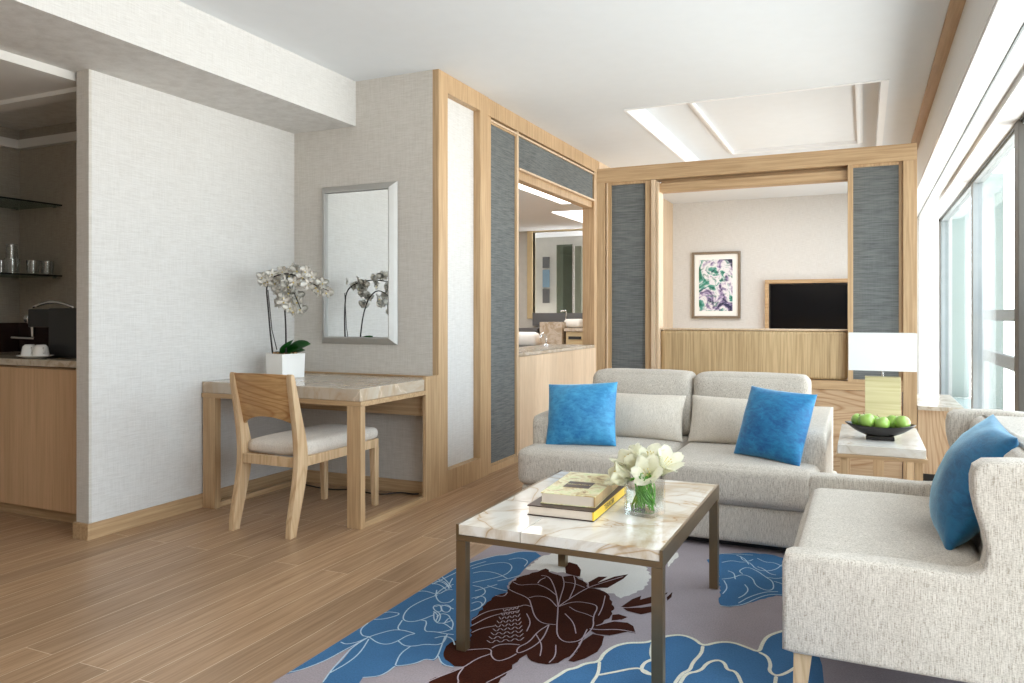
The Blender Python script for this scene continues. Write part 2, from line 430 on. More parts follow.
def cyl(bm, p0, p1, r0, r1=None, n=16, cap=True, mi=0):
    r1 = r0 if r1 is None else r1
    p0 = Vector(p0); p1 = Vector(p1); d = p1 - p0
    q = bmesh.ops.create_cone(bm, cap_ends=cap, segments=n, radius1=r0, radius2=r1, depth=d.length)
    m = Matrix.Translation((p0+p1)/2) @ d.to_track_quat('Z', 'Y').to_matrix().to_4x4()
    bmesh.ops.transform(bm, matrix=m, verts=q['verts'])
    for v in q['verts']:
        for f in v.link_faces: f.material_index = mi
    return bm

def tube(bm, pts, r, n=8, mi=0, r_end=None, cap=True):
    pts = [Vector(p) for p in pts]; rings = []
    up = Vector((0, 0, 1))
    for i, p in enumerate(pts):
        a = pts[max(0, i-1)]; b = pts[min(len(pts)-1, i+1)]
        t = (b - a).normalized()
        s = t.cross(up)
        if s.length < 1e-3: s = t.cross(Vector((1, 0, 0)))
        s.normalize(); w = s.cross(t)
        rr = r if r_end is None else r + (r_end - r)*i/(len(pts)-1)
        rings.append([bm.verts.new(p + (s*math.cos(k*2*PI/n) + w*math.sin(k*2*PI/n))*rr) for k in range(n)])
    for i in range(len(rings)-1):
        for k in range(n):
            f = bm.faces.new((rings[i][k], rings[i][(k+1) % n], rings[i+1][(k+1) % n], rings[i+1][k])); f.material_index = mi
    if cap:
        for rg in (rings[0][::-1], rings[-1]):
            f = bm.faces.new(rg); f.material_index = mi
    return bm

def lathe(bm, prof, n=28, c=(0, 0, 0), mi=0, sx=1, sy=1):
    rings = []
    for r, z in prof:
        rings.append([bm.verts.new((c[0] + sx*r*math.cos(k*2*PI/n), c[1] + sy*r*math.sin(k*2*PI/n), c[2] + z)) for k in range(n)])
    for i in range(len(rings)-1):
        for k in range(n):
            f = bm.faces.new((rings[i][k], rings[i][(k+1) % n], rings[i+1][(k+1) % n], rings[i+1][k])); f.material_index = mi
    if prof[0][0] > 1e-5: bm.faces.new(rings[0][::-1]).material_index = mi
    if prof[-1][0] > 1e-5 and prof[-1] != prof[0]: bm.faces.new(rings[-1]).material_index = mi
    bmesh.ops.remove_doubles(bm, verts=[v for r_ in rings for v in r_], dist=1e-5)
    return bm

def extr(bm, pts, axis, a0, a1, mi=0, bev=0.0, seg=2):
    """extrude a 2-D outline along an axis. axis X: pts=(y,z); Y: (x,z); Z: (x,y)"""
    def mk(p, a): return {'X': (a, p[0], p[1]), 'Y': (p[0], a, p[1]), 'Z': (p[0], p[1], a)}[axis]
    v0 = [bm.verts.new(mk(p, a0)) for p in pts]; v1 = [bm.verts.new(mk(p, a1)) for p in pts]
    n = len(pts); fs = []
    f0 = bm.faces.new(v0[::-1]); f1 = bm.faces.new(v1); fs += [f0, f1]
    for i in range(n): fs.append(bm.faces.new((v0[i], v0[(i+1) % n], v1[(i+1) % n], v1[i])))
    for f in fs: f.material_index = mi
    bmesh.ops.recalc_face_normals(bm, faces=fs)
    if bev:
        es = list({e for f in (f0, f1) for e in f.edges})
        bmesh.ops.bevel(bm, geom=es, offset=bev, segments=seg, profile=0.6, affect='EDGES')
    return bm

def smooth_pts(pts, it=2, closed=False):
    for _ in range(it):
        q = []
        n = len(pts)
        rng = range(n if closed else n-1)
        if not closed: q.append(pts[0])
        for i in rng:
            a = Vector(pts[i]); b = Vector(pts[(i+1) % n])
            q.append(tuple(a*0.75 + b*0.25)); q.append(tuple(a*0.25 + b*0.75))
        if not closed: q.append(pts[-1])
        pts = q
    return pts

def wpos(o):
    p = Vector((0, 0, 0))
    while o is not None:
        p += Vector(o.location); o = o.parent
    return p

def obj(name, bm, mats, parent=None, smooth=False, org=None, local=False, ang=None):
    """link ONE mesh object. The mesh is given in world coordinates unless local=True."""
    if not isinstance(mats, (list, tuple)): mats = [mats]
    me = bpy.data.meshes.new(name)
    o = bpy.data.objects.new(name, me); COL.objects.link(o)
    if org is not None and parent is None: o.location = org
    if parent is not None:
        o.parent = parent
    if not local:
        sh = wpos(o)
        if sh.length > 0: bmesh.ops.translate(bm, vec=-sh, verts=bm.verts)
    bmesh.ops.recalc_face_normals(bm, faces=bm.faces) if not smooth == 'keep' else None
    bm.to_mesh(me); bm.free()
    for m in mats: me.materials.append(M[m] if isinstance(m, str) else m)
    if smooth and smooth != 'keep':
        for p in me.polygons: p.use_smooth = True
        if ang:
            me.set_sharp_from_angle(angle=math.radians(ang))
    return o

def tag(o, label=None, cat=None, group=None, kind=None):
    if label: o['label'] = label
    if cat: o['category'] = cat
    if group: o['group'] = group
    if kind: o['kind'] = kind
    return o

def thing(name, label, cat, loc=(0, 0, 0), rotz=0, group=None):
    o = bpy.data.objects.new(name, None); COL.objects.link(o)
    o.empty_display_size = 0.1
    o.location = loc; o.rotation_euler = (0, 0, rotz)
    return tag(o, label, cat, group)

def struct(name, bm, m, label=None, cat='room', parent=None, **k):
    o = obj(name, bm, m, parent, **k)
    if parent is None:
        o['kind'] = 'structure'
        if label: tag(o, label, cat)
    elif label: o['label'] = label
    return o

def copy_tree(o, parent=None):
    c = o.copy(); COL.objects.link(c)
    if parent is not None: c.parent = parent
    for ch in list(o.children): copy_tree(ch, c)
    return c

# ------------------------------------------------------------------ dimensions
CEIL, SOF = 2.765, 2.46
XL = -3.68           # white wall
XD = -2.5            # left screen plane
YM = 4.31            # wall with the mirror
YP = 6.09            # free-standing screen behind the sofa
YB = 11.0            # bedroom far wall
XW = 0.90            # glazing plane
YBACK = -2.2

# ================================================================== THE ROOM
struct('floor', B(-6.0, 1.05, -2.4, 11.4, -0.10, 0.0), 'floor', 'oak plank floor', 'floor')
# ceiling with the recessed coffer
CX0, CX1, CY0, CY1 = -1.69, 0.105, 5.79, 8.95
bm = bmesh.new()
box(bm, -6.0, CX0, -2.4, 11.4, CEIL, CEIL+0.16)
box(bm, CX1, 1.1, -2.4, 11.4, CEIL, CEIL+0.16)
box(bm, CX0, CX1, -2.4, CY0, CEIL, CEIL+0.16)
box(bm, CX0, CX1, CY1, 11.4, CEIL, CEIL+0.16)
ceil = struct('ceiling', bm, 'ceiling', 'white ceiling', 'ceiling')
bm = B(CX0-0.1, CX1+0.1, CY0-0.1, CY1+0.1, CEIL+0.16, CEIL+0.2)
struct('coffer_panel', bm, 'ceiling', parent=ceil)
bm = bmesh.new()                                   # inner moulding tray, two steps
for (a, b, c, d, w, z) in ((-1.32, -0.01, 6.15, 8.50, 0.03, 0.018), (-1.29, -0.04, 6.18, 8.47, 0.02, 0.035)):
    box(bm, a, a+w, c, d, CEIL+0.16-z, CEIL+0.17); box(bm, b-w, b, c, d, CEIL+0.16-z, CEIL+0.17)
    box(bm, a+w, b-w, c, c+w, CEIL+0.16-z, CEIL+0.17); box(bm, a+w, b-w, d-w, d, CEIL+0.16-z, CEIL+0.17)
struct('coffer_moulding', bm, 'white', parent=ceil)
bm = bmesh.new()                                   # white flat trim lining the opening
box(bm, CX0-0.012, CX0+0.006, CY0, CY1, CEIL-0.004, CEIL+0.13)
box(bm, CX1, CX1+0.05, CY0-0.02, CY1, CEIL-0.006, CEIL+0.01)
box(bm, CX0, CX1, CY0-0.03, CY0, CEIL-0.006, CEIL+0.01)
struct('coffer_trim', bm, 'white', parent=ceil)
# a ceiling strip of oak and the boxed-in curtain beam over the windows
struct('trim_1', B(0.395, 0.465, -2.2, 11, CEIL-0.014, CEIL+0.01), 'oak_strip', 'oak strip across the ceiling along the window beam', 'trim')
struct('trim_2', B(0.465, 1.0, -2.2, 11, 2.40, CEIL), 'greywhite', 'boxed-in beam above the windows', 'beam')  # room face turned from the windows; its shade is in the greyer paint
bm = bmesh.new()
box(bm, 0.47, 0.60, -2.2, 11, 2.385, 2.40); box(bm, 0.615, 0.70, -2.2, 11, 2.385, 2.40)
box(bm, 0.72, 0.88, -2.2, 11, 2.36, 2.40)
struct('trim_3', bm, 'white', 'white underside of the window beam with curtain track', 'trim')
struct('trim_4', B(0.603, 0.612, -2.2, 10.9, 2.380, 2.392), 'alu', 'curtain track', 'trim')

# left side walls and soffit
struct('wall_left', B(-3.775, XL, 2.735, YM, 0, SOF), 'wall_bright', 'white linen papered wall beside the desk', 'wall')
struct('wall_left_end', B(-3.776, XL-0.001, 2.72, 2.735, 0, SOF), 'wall', 'narrow end of the white wall', 'wall')
struct('wall_desk', B(-3.80, -2.545, YM, YM+0.10, 0, CEIL), 'wall', 'linen papered wall behind the desk, toned down for shade', 'wall')
bm = B(-6.0, -3.15, -2.2, YM, SOF, CEIL)
struct('soffit', bm, 'wall_bright', 'papered soffit above the white wall', 'ceiling')
bm = B(-6.0, -3.80, -2.2, 2.80, 2.415, SOF)
struct('ceiling_corridor', bm, 'greywhite', 'lower corridor ceiling', 'ceiling')
struct('trim_5', B(-6.0, -3.80, 2.80, 2.90, 2.39, SOF), 'greywhite', 'header above the minibar', 'trim')
bm = bmesh.new(); box(bm, XL, XL+0.014, 2.72, 3.46, 0, 0.085, bev=.003); box(bm, -3.785, XL+0.014, 2.703, 2.72, 0, 0.085, bev=.003)
struct('baseboard_left', bm, 'oak_y', 'oak baseboard', 'baseboard')
struct('baseboard_left_inner', B(XL, XL+0.014, 3.46, YM, 0, 0.085, bev=.003), 'oak_y', 'oak baseboard', 'baseboard')
struct('baseboard_desk', B(XL+.014, -2.545, YM-0.014, YM, 0, 0.085, bev=.003), 'oak_h', 'oak baseboard', 'baseboard')
# minibar alcove
struct('wall_minibar', B(-5.45, -3.80, 3.43, 3.50, 0, SOF), 'wall_darker', 'papered back wall of the minibar alcove', 'wall')
struct('wall_corridor', B(-5.47, -5.35, -2.2, 3.43, 0, SOF), 'wall_darker', 'corridor wall', 'wall')
bm = bmesh.new(); box(bm, -5.35, -3.80, 3.385, 3.43, 2.32, 2.38); box(bm, -5.35, -5.30, 2.90, 3.385, 2.32, 2.38)
struct('trim_6', bm, 'greywhite', 'cornice inside the minibar alcove', 'trim')
struct('wall_right', B(XW-.03, XW+.08, YBACK, 0.0, 0, 2.40), 'wall', 'unseen solid wall added before the windows to block daylight', 'wall')  # unseen stretch added to keep daylight off the desk wall
struct('wall_back', B(-6.0, 1.0, YBACK-0.1, YBACK, 0, CEIL), 'wall_darker', 'wall behind the camera', 'wall')

# ---- left screen: oak framework on the plane X = -2.5
bm = bmesh.new()
T = 0.055
box(bm, -2.545, XD, YM, 4.43, 0, CEIL)                       # first post, its end faces the desk
box(bm, -2.60, XD, 4.905, 5.035, 0, CEIL)                    # second post
box(bm, -2.60, XD, 4.43, 4.905, 2.64, CEIL)                  # head
box(bm, -2.60, XD, 4.43, 4.905, 0, 0.145)                    # foot
struct('wall_screen', bm, 'oak', 'oak framed screen wall between living room and bathroom', 'wall')
struct('wall_screen_panel', B(-2.66, -2.556, 4.40, 4.93, 0.10, 2.70), 'wall_bright', 'pale linen panel in the oak screen', 'wall panel')
bm = bmesh.new()
box(bm, -2.62, -2.515, 5.035, 5.105, 0, 2.64)
box(bm, -2.62, -2.507, 5.035, 7.62, 2.64, CEIL)
box(bm, -2.62, -2.515, 5.105, 5.60, 0, 0.05)
box(bm, -2.62, -2.54, 5.60, 7.55, 2.27, 2.335)
box(bm, -2.64, -2.515, 7.50, 7.62, 0.0, 2.64)
struct('trim_7', bm, 'oak', 'oak framework around the bathroom opening', 'trim')
bm = bmesh.new()
box(bm, -2.60, -2.512, 5.575, 5.605, 0.05, 2.64, bev=.003)
box(bm, -2.54, -2.505, 5.605, 7.50, 2.335, 2.352, bev=.003)
box(bm, -2.54, -2.515, 5.105, 7.50, 2.610, 2.625)
struct('trim_8', bm, 'oak_pale', 'pale oak edging of the bathroom opening', 'trim')
# dark sliding panels of the left screen
t = thing('sliding_panel', 'tall slate grasscloth panel beside the bathroom opening', 'panel', (-2.56, 5.34, 0.05))
obj('fabric', B(-2.58, -2.530, 5.118, 5.565, 0.065, 2.595), 'darkpanel', t)
bm = bmesh.new()
box(bm, -2.585, -2.522, 5.106, 5.118, 0.052, 2.608); box(bm, -2.585, -2.522, 5.563, 5.574, 0.052, 2.608)
box(bm, -2.585, -2.522, 5.118, 5.563, 2.595, 2.608); box(bm, -2.585, -2.522, 5.118, 5.563, 0.052, 0.065)
obj('edging', bm, 'oak', t)
tag(obj('transom_panel', B(-2.58, -2.53, 5.607, 7.498, 2.354, 2.608), 'darkpanel', org=(-2.55, 6.4, 2.354)),
    'horizontal slate grasscloth panel above the bathroom opening', 'panel')
# low oak wall under the opening, with stone sill
t = thing('low_wall_panel', 'low pale oak panel with stone ledge under the bathroom opening', 'panel', (-2.56, 6.4, 0))
obj('panel_front', B(-2.62, -2.508, 5.607, 7.53, 0.0, 0.835), 'oak_pale', t)
obj('ledge', B(-3.0, -2.51, 5.607, 7.498, 0.837, 0.865, bev=.004), 'countertop', t)
# oak lining of the same wall inside the bedroom
struct('wall_bedroom_left', B(-2.60, -2.50, 7.62, YB, 0, CEIL), 'oak_pale', 'oak lining of the bedroom side wall', 'wall')
struct('wall_bedroom', B(-2.62, 1.0, YB, YB+0.1, 0, CEIL), 'wall_bright', 'white papered far wall of the bedroom', 'wall')

# ---- glazed wall on the right
bm = bmesh.new()
box(bm, XW-0.03, XW+0.05, 0.001, YB, 2.33, 2.40, bev=.004)
box(bm, XW-0.03, XW+0.05, 0.001, YB, 0.0, 0.08, bev=.004)
for (a, b) in ((10.85, 11.0), (7.82, 7.95), (3.2, 3.3), (0.001, 0.09)):
    box(bm, XW-0.03, XW+0.05, a, b, 0.08, 2.33, bev=.004)
w1 = struct('window_1', bm, 'alu', 'window wall on the balcony side', 'window')
bm = B(XW-0.05, XW+0.05, 5.50, 5.64, 0.0, 2.385, bev=.004)
struct('window_post', bm, 'dark_alu', parent=w1, label='darker window post')
ys = [-2.1, 0.7, 3.2, 5.66, 7.82, 10.85]; ye = [0.8, 3.3, 5.80, 7.95, 11.0]
for a, b in ((0.09, 3.2), (3.3, 5.50), (5.64, 7.82), (7.95, 10.85)):
    struct('window_pane', B(XW+0.005, XW+0.011, a, b, 0.08, 2.33), 'window_glass', parent=w1)
struct('window_head_track', B(XW-0.045, XW-0.03, 0.001, YB, 2.345, 2.36), 'dark_alu', parent=w1, label='dark line of the window head')
# balcony outside
struct('balcony_floor', B(1.05, 1.55, -2.4, 13, -0.2, -0.05), 'outside', 'balcony slab outside the windows', 'balcony')
tag(obj('balcony_column', B(1.16, 1.41, 10.0, 10.25, -0.05, 2.75, bev=.01), 'outside', org=(1.28, 10.1, -0.05)),
    'pale green balcony column nearer the dark window post', 'column')
tag(obj('balcony_column', B(1.16, 1.41, 13.0, 13.25, -0.05, 2.75, bev=.01), 'outside', org=(1.28, 13.1, -0.05)),
    'pale green balcony column farthest off, seen beside the sheer curtain', 'column')
rl = thing('balcony_railing', 'white double balcony railing outside the window', 'railing', (1.1, 6, -0.05))
obj('top_rail', B(1.08, 1.14, -2.2, 8.95, 1.12, 1.22, bev=.008), 'rail', rl)
obj('lower_rail', B(1.08, 1.14, -2.2, 8.95, 0.72, 0.83, bev=.008), 'rail', rl)
for y in (-2.1, 1.6, 5.2, 8.9):
    obj('post', B(1.09, 1.13, y, y+0.05, -0.05, 1.12), 'alu', rl)

# sheer curtain
bm = bmesh.new()
nv = 90; zt, zb = 2.378, 0.02; rows = []
for j in range(2):
    z = zt if j == 0 else zb
    rows.append([bm.verts.new((0.66 + 0.035*math.sin(i*0.95) + (0.01*math.sin(i*2.3) if j else 0), 8.9 + i*2.0/nv, z)) for i in range(nv)])
for i in range(nv-1): bm.faces.new((rows[0][i], rows[0][i+1], rows[1][i+1], rows[1][i]))
tag(obj('sheer_curtain', bm, 'sheer', smooth=True, org=(0.66, 9.9, 0)), 'white sheer curtain hanging at the far end of the window', 'curtain')

# ---- bathroom beyond the left screen
struct('wall_bathroom_left', B(-6.0, -5.9, 4.41, 12.2, 0, 2.47), 'bath_wall', 'bathroom side wall', 'wall')
struct('ceiling_bathroom', B(-6.0, -2.645, 4.41, 12.2, 2.47, 2.55), 'ceiling', 'bathroom ceiling', 'ceiling')
p = onZ(524, 186, 2.47); q = onZ(566, 202.5, 2.47)
tag(obj('ceiling_slot_light', B(p.x-0.07, p.x+0.07, p.y-0.4, q.y, 2.455, 2.475), 'light', org=(p.x, p.y, 2.455)),
    'bright linear slot light in the bathroom ceiling', 'light')
p = onZ(552, 212, 2.47); q = onZ(585, 222, 2.47)
tag(obj('ceiling_panel_light', B(p.x, p.x+.9, p.y, p.y+1.6, 2.462, 2.478), 'light', org=(p.x+.4, p.y+.8, 2.462)), 'bright square light panel in the bathroom ceiling', 'light')
# back wall of the bathroom with a framed opening to the shower
fx0 = onY(533, 300, YB).x; fx1 = -3.35
zt = onY(560, 231, YB).z; zb = onY(560, 313, YB).z
bm = bmesh.new()
box(bm, -5.9, fx0, YB, YB+0.08, 0, 2.47); box(bm, fx1, -2.64, YB, YB+0.08, 0, 2.47)
box(bm, fx0, fx1, YB, YB+0.08, zt, 2.47); box(bm, fx0, fx1, YB, YB+0.08, 0, zb)
struct('wall_bathroom', bm, 'bath_wall', 'bathroom back wall', 'wall')
struct('wall_shower', B(-5.9, -2.64, 12.0, 12.1, 0, 2.47), 'bath_wall', 'pale wall seen through the framed opening', 'wall')
bm = bmesh.new(); fw = 0.09
box(bm, fx0-fw, fx0, YB-0.03, YB+0.1, zb-fw, zt+fw, bev=.008); box(bm, fx1, fx1+fw, YB-0.03, YB+0.1, zb-fw, zt+fw, bev=.008)
box(bm, fx0, fx1, YB-0.03, YB+0.1, zt, zt+fw, bev=.008); box(bm, fx0, fx1, YB-0.03, YB+0.1, zb-fw, zb, bev=.008)
struct('trim_9', bm, 'warm_frame', 'champagne frame around the bathroom opening', 'trim')
a = onY(557, 245, 11.6); b = onY(573, 311, 11.6)
t = thing('shower_screen', 'grey green glass shower screen inside the framed bathroom opening', 'shower screen', ((a.x+b.x)/2, 11.6, 0))
obj('pane', B(a.x, b.x, 11.58, 11.6, 0.05, a.z), 'shower', t)
obj('stone_backing', B(a.x-.02, b.x+.02, 11.93, 11.99, 0, a.z), 'shower_wall', t)
obj('frame_edge', B(b.x, b.x+0.03, 11.57, 11.61, 0, a.z), 'chrome', t)
a = onY(542.5, 257, 11.95); b = onY(549, 303, 11.95); hh = (a.z-b.z)
t = thing('wall_hanging', 'narrow hanging of three dark and blue squares on the bathroom wall', 'wall art', ((a.x+b.x)/2, 11.97, b.z))
for k, mt in enumerate(('grey', 'muted_blue', 'grey')):
    z0 = a.z - hh*(0.0, 0.28, 0.70)[k]; z1 = a.z - hh*(0.24, 0.66, 1.0)[k]
    obj('square', B(a.x, b.x, 11.95, 11.985, z1, z0, bev=.004), mt, t)
# vanity units
def vanity(px0, px1, ytop, label, Y=10.35, ck=True):
    a = onY(px0, ytop, Y); b = onY(px1, ytop, Y)
    t = thing('vanity_unit', label, 'cabinet', ((a.x+b.x)/2, Y+0.2, 0))
    obj('body', B(a.x, b.x, Y, YB-0.02, 0.3, a.z-0.05, bev=.004), 'warm_frame' if ck else 'grey', t)
    obj('top', B(a.x-.02, b.x+.02, Y-0.03, YB-0.01, a.z-0.048, a.z, bev=.004), 'grey' if not ck else 'countertop', t)
    obj('drawer_gap', B(a.x+.04, b.x-.04, Y-0.012, Y-.001, a.z-0.16, a.z-0.12), 'black', t)
    return t, a.z
vt, vz = vanity(566, 584, 328, 'beige vanity cabinet on the right in the bathroom')
va, vza = vanity(520, 537, 328, 'dark vanity cabinet on the left in the bathroom', ck=False)
a = onY(539.5, 322, 10.3); b = onY(562, 346, 10.3)
tag(obj('tub_surround', B(a.x, b.x, 10.3, YB-.06, 0.0, a.z, bev=.01), 'countertop', org=((a.x+b.x)/2, 10.7, 0)),
    'pale stone block between the two bathroom vanities', 'tub surround')
a = onY(533, 313, 10.97); b = onY(584, 322, 10.97)
struct('backsplash', B(a.x, -3.2, 10.95, YB, b.z-.06, a.z), 'grey', 'dark grey splashback', 'splashback')
def towel(px, py, w, h, Y, label, roll=True):
    c = onY(px, py, Y)
    bm = softbox(bmesh.new(), c.x-w/2, c.x+w/2, Y-.09, Y+.09, c.z, c.z+h, min(w, h)*0.35, (0, 0, .01), 6)
    return tag(obj('towel', bm, 'towel', smooth=True, org=(c.x, Y, c.z)), label, 'towel')
c = onY(575, 328, 10.6)
bm = softbox(bmesh.new(), c.x-.13, c.x+.13, 10.45, 10.7, vz+.004, vz+.13, .05, (0, 0, 0), 6)
tag(obj('towel', bm, 'towel', smooth=True, org=(c.x, 10.6, vz)), 'folded white towel on the right bathroom vanity', 'towel')
# bath tub just behind the low oak wall with towel and tap
t = thing('bath_tub', 'white bath tub behind the low oak panel', 'bath tub', (-3.9, 7.2, 0))
bm = bmesh.new()
prof = [(0.02, 0.12), (0.62, 0.12), (0.72, 0.3), (0.80, 0.62), (0.86, 0.66), (0.90, 0.64), (0.90, 0.0), (0.0, 0.0)]
lathe(bm, prof, 32, (-3.9, 7.2, 0), sx=0.55, sy=1.0)
obj('basin', bm, 'ceramic', t, smooth=True, ang=50)
p = onX(541, 346, -3.1)
t = thing('tap', 'curved chrome tap standing on the stone ledge in the bathroom opening', 'tap', (-2.8, 6.4, 0.866))
c = onX(546, 346, -2.85)
bm = bmesh.new()
tube(bm, [(c.x, c.y, .866), (c.x, c.y, .93), (c.x, c.y-.02, .975), (c.x, c.y-.07, .995), (c.x, c.y-.12, .98), (c.x, c.y-.14, .94)], .010, 10)
obj('spout', bm, 'chrome', t, smooth=True)
bm = bmesh.new(); lathe(bm, [(.001, 0), (.026, 0), (.026, .012), (.012, .02), (.001, .02)], 16, (c.x, c.y, .8665))
obj('base', bm, 'chrome', t, smooth=True, ang=40)
t = thing('vanity_tap', 'small dark tap in front of the splashback in the bathroom', 'tap', (0, 0, 0))
c = onY(566, 322, 10.75); t.location = (c.x, c.y, c.z)
bm = bmesh.new(); tube(bm, [c, c+Vector((0, 0, .14)), c+Vector((0, -.02, .17)), c+Vector((-.06, -.08, .16))], .014, 8); obj('spout', bm, 'chrome', t, smooth=True)
bm = bmesh.new(); cyl(bm, c, c+Vector((0, 0, .02)), .03); obj('base', bm, 'chrome', t)
c = onY(529, 345, 9.2)
bm = softbox(bmesh.new(), c.x-.18, c.x+.14, 9.1, 9.3, c.z-.022, c.z+.17, .07, (0, 0, 0), 6)
tw = tag(obj('towel', bm, 'towel', smooth=True, org=(c.x, 9.2, c.z)), 'rolled white towel on the stool left in the bathroom opening', 'towel')
t = thing('stool', 'dark bathroom stool under a rolled towel', 'stool', (c.x, 9.2, 0))
obj('seat', B(c.x-.22, c.x+.18, 9.0, 9.4, c.z-.07, c.z-.026, bev=.008), 'grey', t)
for sx in (-.19, .15):
    for sy in (9.03, 9.34):
        obj('leg', B(c.x+sx-.015, c.x+sx+.015, sy, sy+.03, 0, c.z-.07), 'grey', t)
# ================================================================== FREE-STANDING SCREEN BEHIND THE SOFA
t = thing('room_divider', 'oak room divider behind the sofa with dark panels and opening to bedroom', 'room divider', (-0.84, YP, 0))
X0, X1, D0, D1 = -2.02, 0.34, YP, YP+0.16
bm = bmesh.new(); box(bm, X0, X1, D0, D1, 2.265, 2.385, bev=.003); obj('top_beam', bm, 'oak_h', t)
obj('post', B(X0, -1.948, D0, D1, 0, 2.265, bev=.003), 'oak', t)
obj('post', B(0.252, X1, D0, D1, 0, 2.265, bev=.003), 'oak', t)
bm = bmesh.new(); box(bm, -1.948, -1.900, D0+.02, D1-.02, 0.69, 2.245); box(bm, -1.612, -1.560, D0+.015, D1-.02, .69, 2.265)
box(bm, -1.948, -1.56, D0+.02, D1-.02, 2.245, 2.266)
obj('left_panel_frame', bm, 'oak', t)
bm = bmesh.new(); box(bm, -1.936, -1.928, D0+.005, D0+.03, .69, 2.265); box(bm, -1.560, -1.525, D0-.004, D1, .69, 2.262, bev=.003); box(bm, -1.520, -1.500, D0+.005, D1, .69, 2.24, bev=.003)
obj('opening_edge', bm, 'oak_pale', t, )
obj('fabric_panel', B(-1.900, -1.612, D0+.035, D1-.04, .69, 2.245), 'darkpanel', t, )
bm = bmesh.new(); box(bm, -0.108, -0.072, D0-.002, D1, .69, 2.265, bev=.003); box(bm, .226, .2515, D0+.03, D1-.02, .69, 2.265)
box(bm, -0.072, .226, D0+.02, D1-.02, 2.245, 2.266); box(bm, -.072, .252, D0+.005, D1-.02, .655, .705)
obj('right_panel_frame', bm, 'oak', t)
obj('fabric_panel', B(-0.072, .226, D0+.035, D1-.04, .705, 2.245), 'darkpanel', t)
obj('opening_head', B(-1.50, -0.108, D0+.035, D1-.02, 2.165, 2.235, bev=.003), 'oak_h', t)
obj('head_slot', B(-1.50, -0.108, D0+.09, D1-.01, 2.236, 2.264), 'oak_h', t)
obj('middle_rail', B(-1.948, .252, D0+.004, D1+.02, 0.625, 0.69, bev=.002), 'oak_h', t)
obj('lower_panel', B(-1.948, .245, D0+.012, D1-.02, 0.0, 0.623), 'oak_cath', t)
# headboard seen through the opening
bm = softbox(bmesh.new(), -1.499, -0.109, D0+.06, D1+.02, 0.692, 1.052, .02, (0, 0, 0), 9)
t = thing('headboard', 'reeded oak headboard filling the foot of the divider opening', 'headboard', (-0.8, D0+.1, 0.69))
obj('reeded_panel', bm, 'oak_reed', t, smooth=True)
bm = B(-1.499, -0.109, D0+.062, D1+.022, 1.053, 1.066, bev=.004); obj('cap', bm, 'oak_pale', t)

# cabinet next to the divider, by the window
t = thing('window_cabinet', 'low oak cabinet with stone top between the room divider and the window', 'cabinet', (0.47, 6.5, 0))
obj('body', B(0.345, 0.585, YP+.01, 7.0, 0.06, 0.505), 'oak_cathz', t)
obj('top', B(0.342, 0.625, YP-.02, 7.03, 0.507, 0.535, bev=.003), 'countertop', t)
obj('kick', B(0.36, 0.57, YP+.04, 6.98, 0.0, 0.06), 'black', t)

# ================================================================== BEDROOM WALL
a = onY(692, 252.5, YB-.03); b = onY(740.5, 318.5, YB-.03)
t = thing('picture', 'framed floral watercolour in green and violet on the bedroom wall', 'picture', ((a.x+b.x)/2, YB-.02, (a.z+b.z)/2))
bm = bmesh.new(); fw = .035
box(bm, a.x, a.x+fw, YB-.04, YB-.001, b.z, a.z, bev=.004); box(bm, b.x-fw, b.x, YB-.04, YB-.001, b.z, a.z, bev=.004)
box(bm, a.x+fw, b.x-fw, YB-.04, YB-.001, a.z-fw, a.z, bev=.004); box(bm, a.x+fw, b.x-fw, YB-.04, YB-.001, b.z, b.z+fw, bev=.004)
obj('frame', bm, 'frame_br', t)
obj('mount', B(a.x+fw, b.x-fw, YB-.018, YB-.002, b.z+fw, a.z-fw), 'mat', t)
a2 = onY(699, 260, YB-.02); b2 = onY(732.5, 311, YB-.02)
obj('print', B(a2.x, b2.x, YB-.021, YB-.0185, b2.z, a2.z), 'art', t)
a = onY(765, 280, YB-.08); zb = 0.80; x1 = 0.12
t = thing('television', 'black flat television in a pale oak surround on the bedroom wall', 'television', ((a.x+x1)/2, YB-.04, zb))
bm = bmesh.new(); fw = .05
box(bm, a.x, a.x+fw, YB-.10, YB-.001, zb, a.z, bev=.004); box(bm, x1-fw, x1, YB-.10, YB-.001, zb, a.z, bev=.004)
box(bm, a.x+fw, x1-fw, YB-.10, YB-.001, a.z-fw, a.z, bev=.004); box(bm, a.x+fw, x1-fw, YB-.10, YB-.001, zb, zb+fw, bev=.004)
obj('surround', bm, 'oak_h', t)
obj('bezel', B(a.x+fw, x1-fw, YB-.05, YB-.002, zb+fw, a.z-fw, bev=.004), 'black', t)
obj('screen', B(a.x+fw+.02, x1-fw-.02, YB-.056, YB-.0505, zb+fw+.02, a.z-fw-.02), 'screen', t)

# ================================================================== MINIBAR ALCOVE
t = thing('minibar_cabinet', 'pale oak minibar cabinet in the alcove on the far left', 'cabinet', (-4.5, 3.1, 0))
obj('body', B(-5.345, -3.815, 2.875, 3.42, 0.065, 0.875), 'cab', t)
for a, b in ((-5.345, -4.83), (-4.827, -3.815)):
    obj('door', B(a+.0015, b-.0015, 2.855, 2.873, 0.07, 0.868, bev=.0015), 'cab', t)
obj('kick', B(-5.345, -3.815, 2.90, 3.40, 0.0, 0.063), 'oak_h', t)
tag(obj('countertop', B(-5.346, -3.806, 2.845, 3.425, 0.882, 0.92, bev=.003), 'countertop', org=(-4.5, 3.1, .88)),
    'beige stone countertop on the minibar cabinet', 'countertop')
bm = bmesh.new(); box(bm, -5.345, -3.81, 3.405, 3.428, 0.921, 1.12); box(bm, -5.348, -5.33, 2.90, 3.404, 0.921, 1.12)
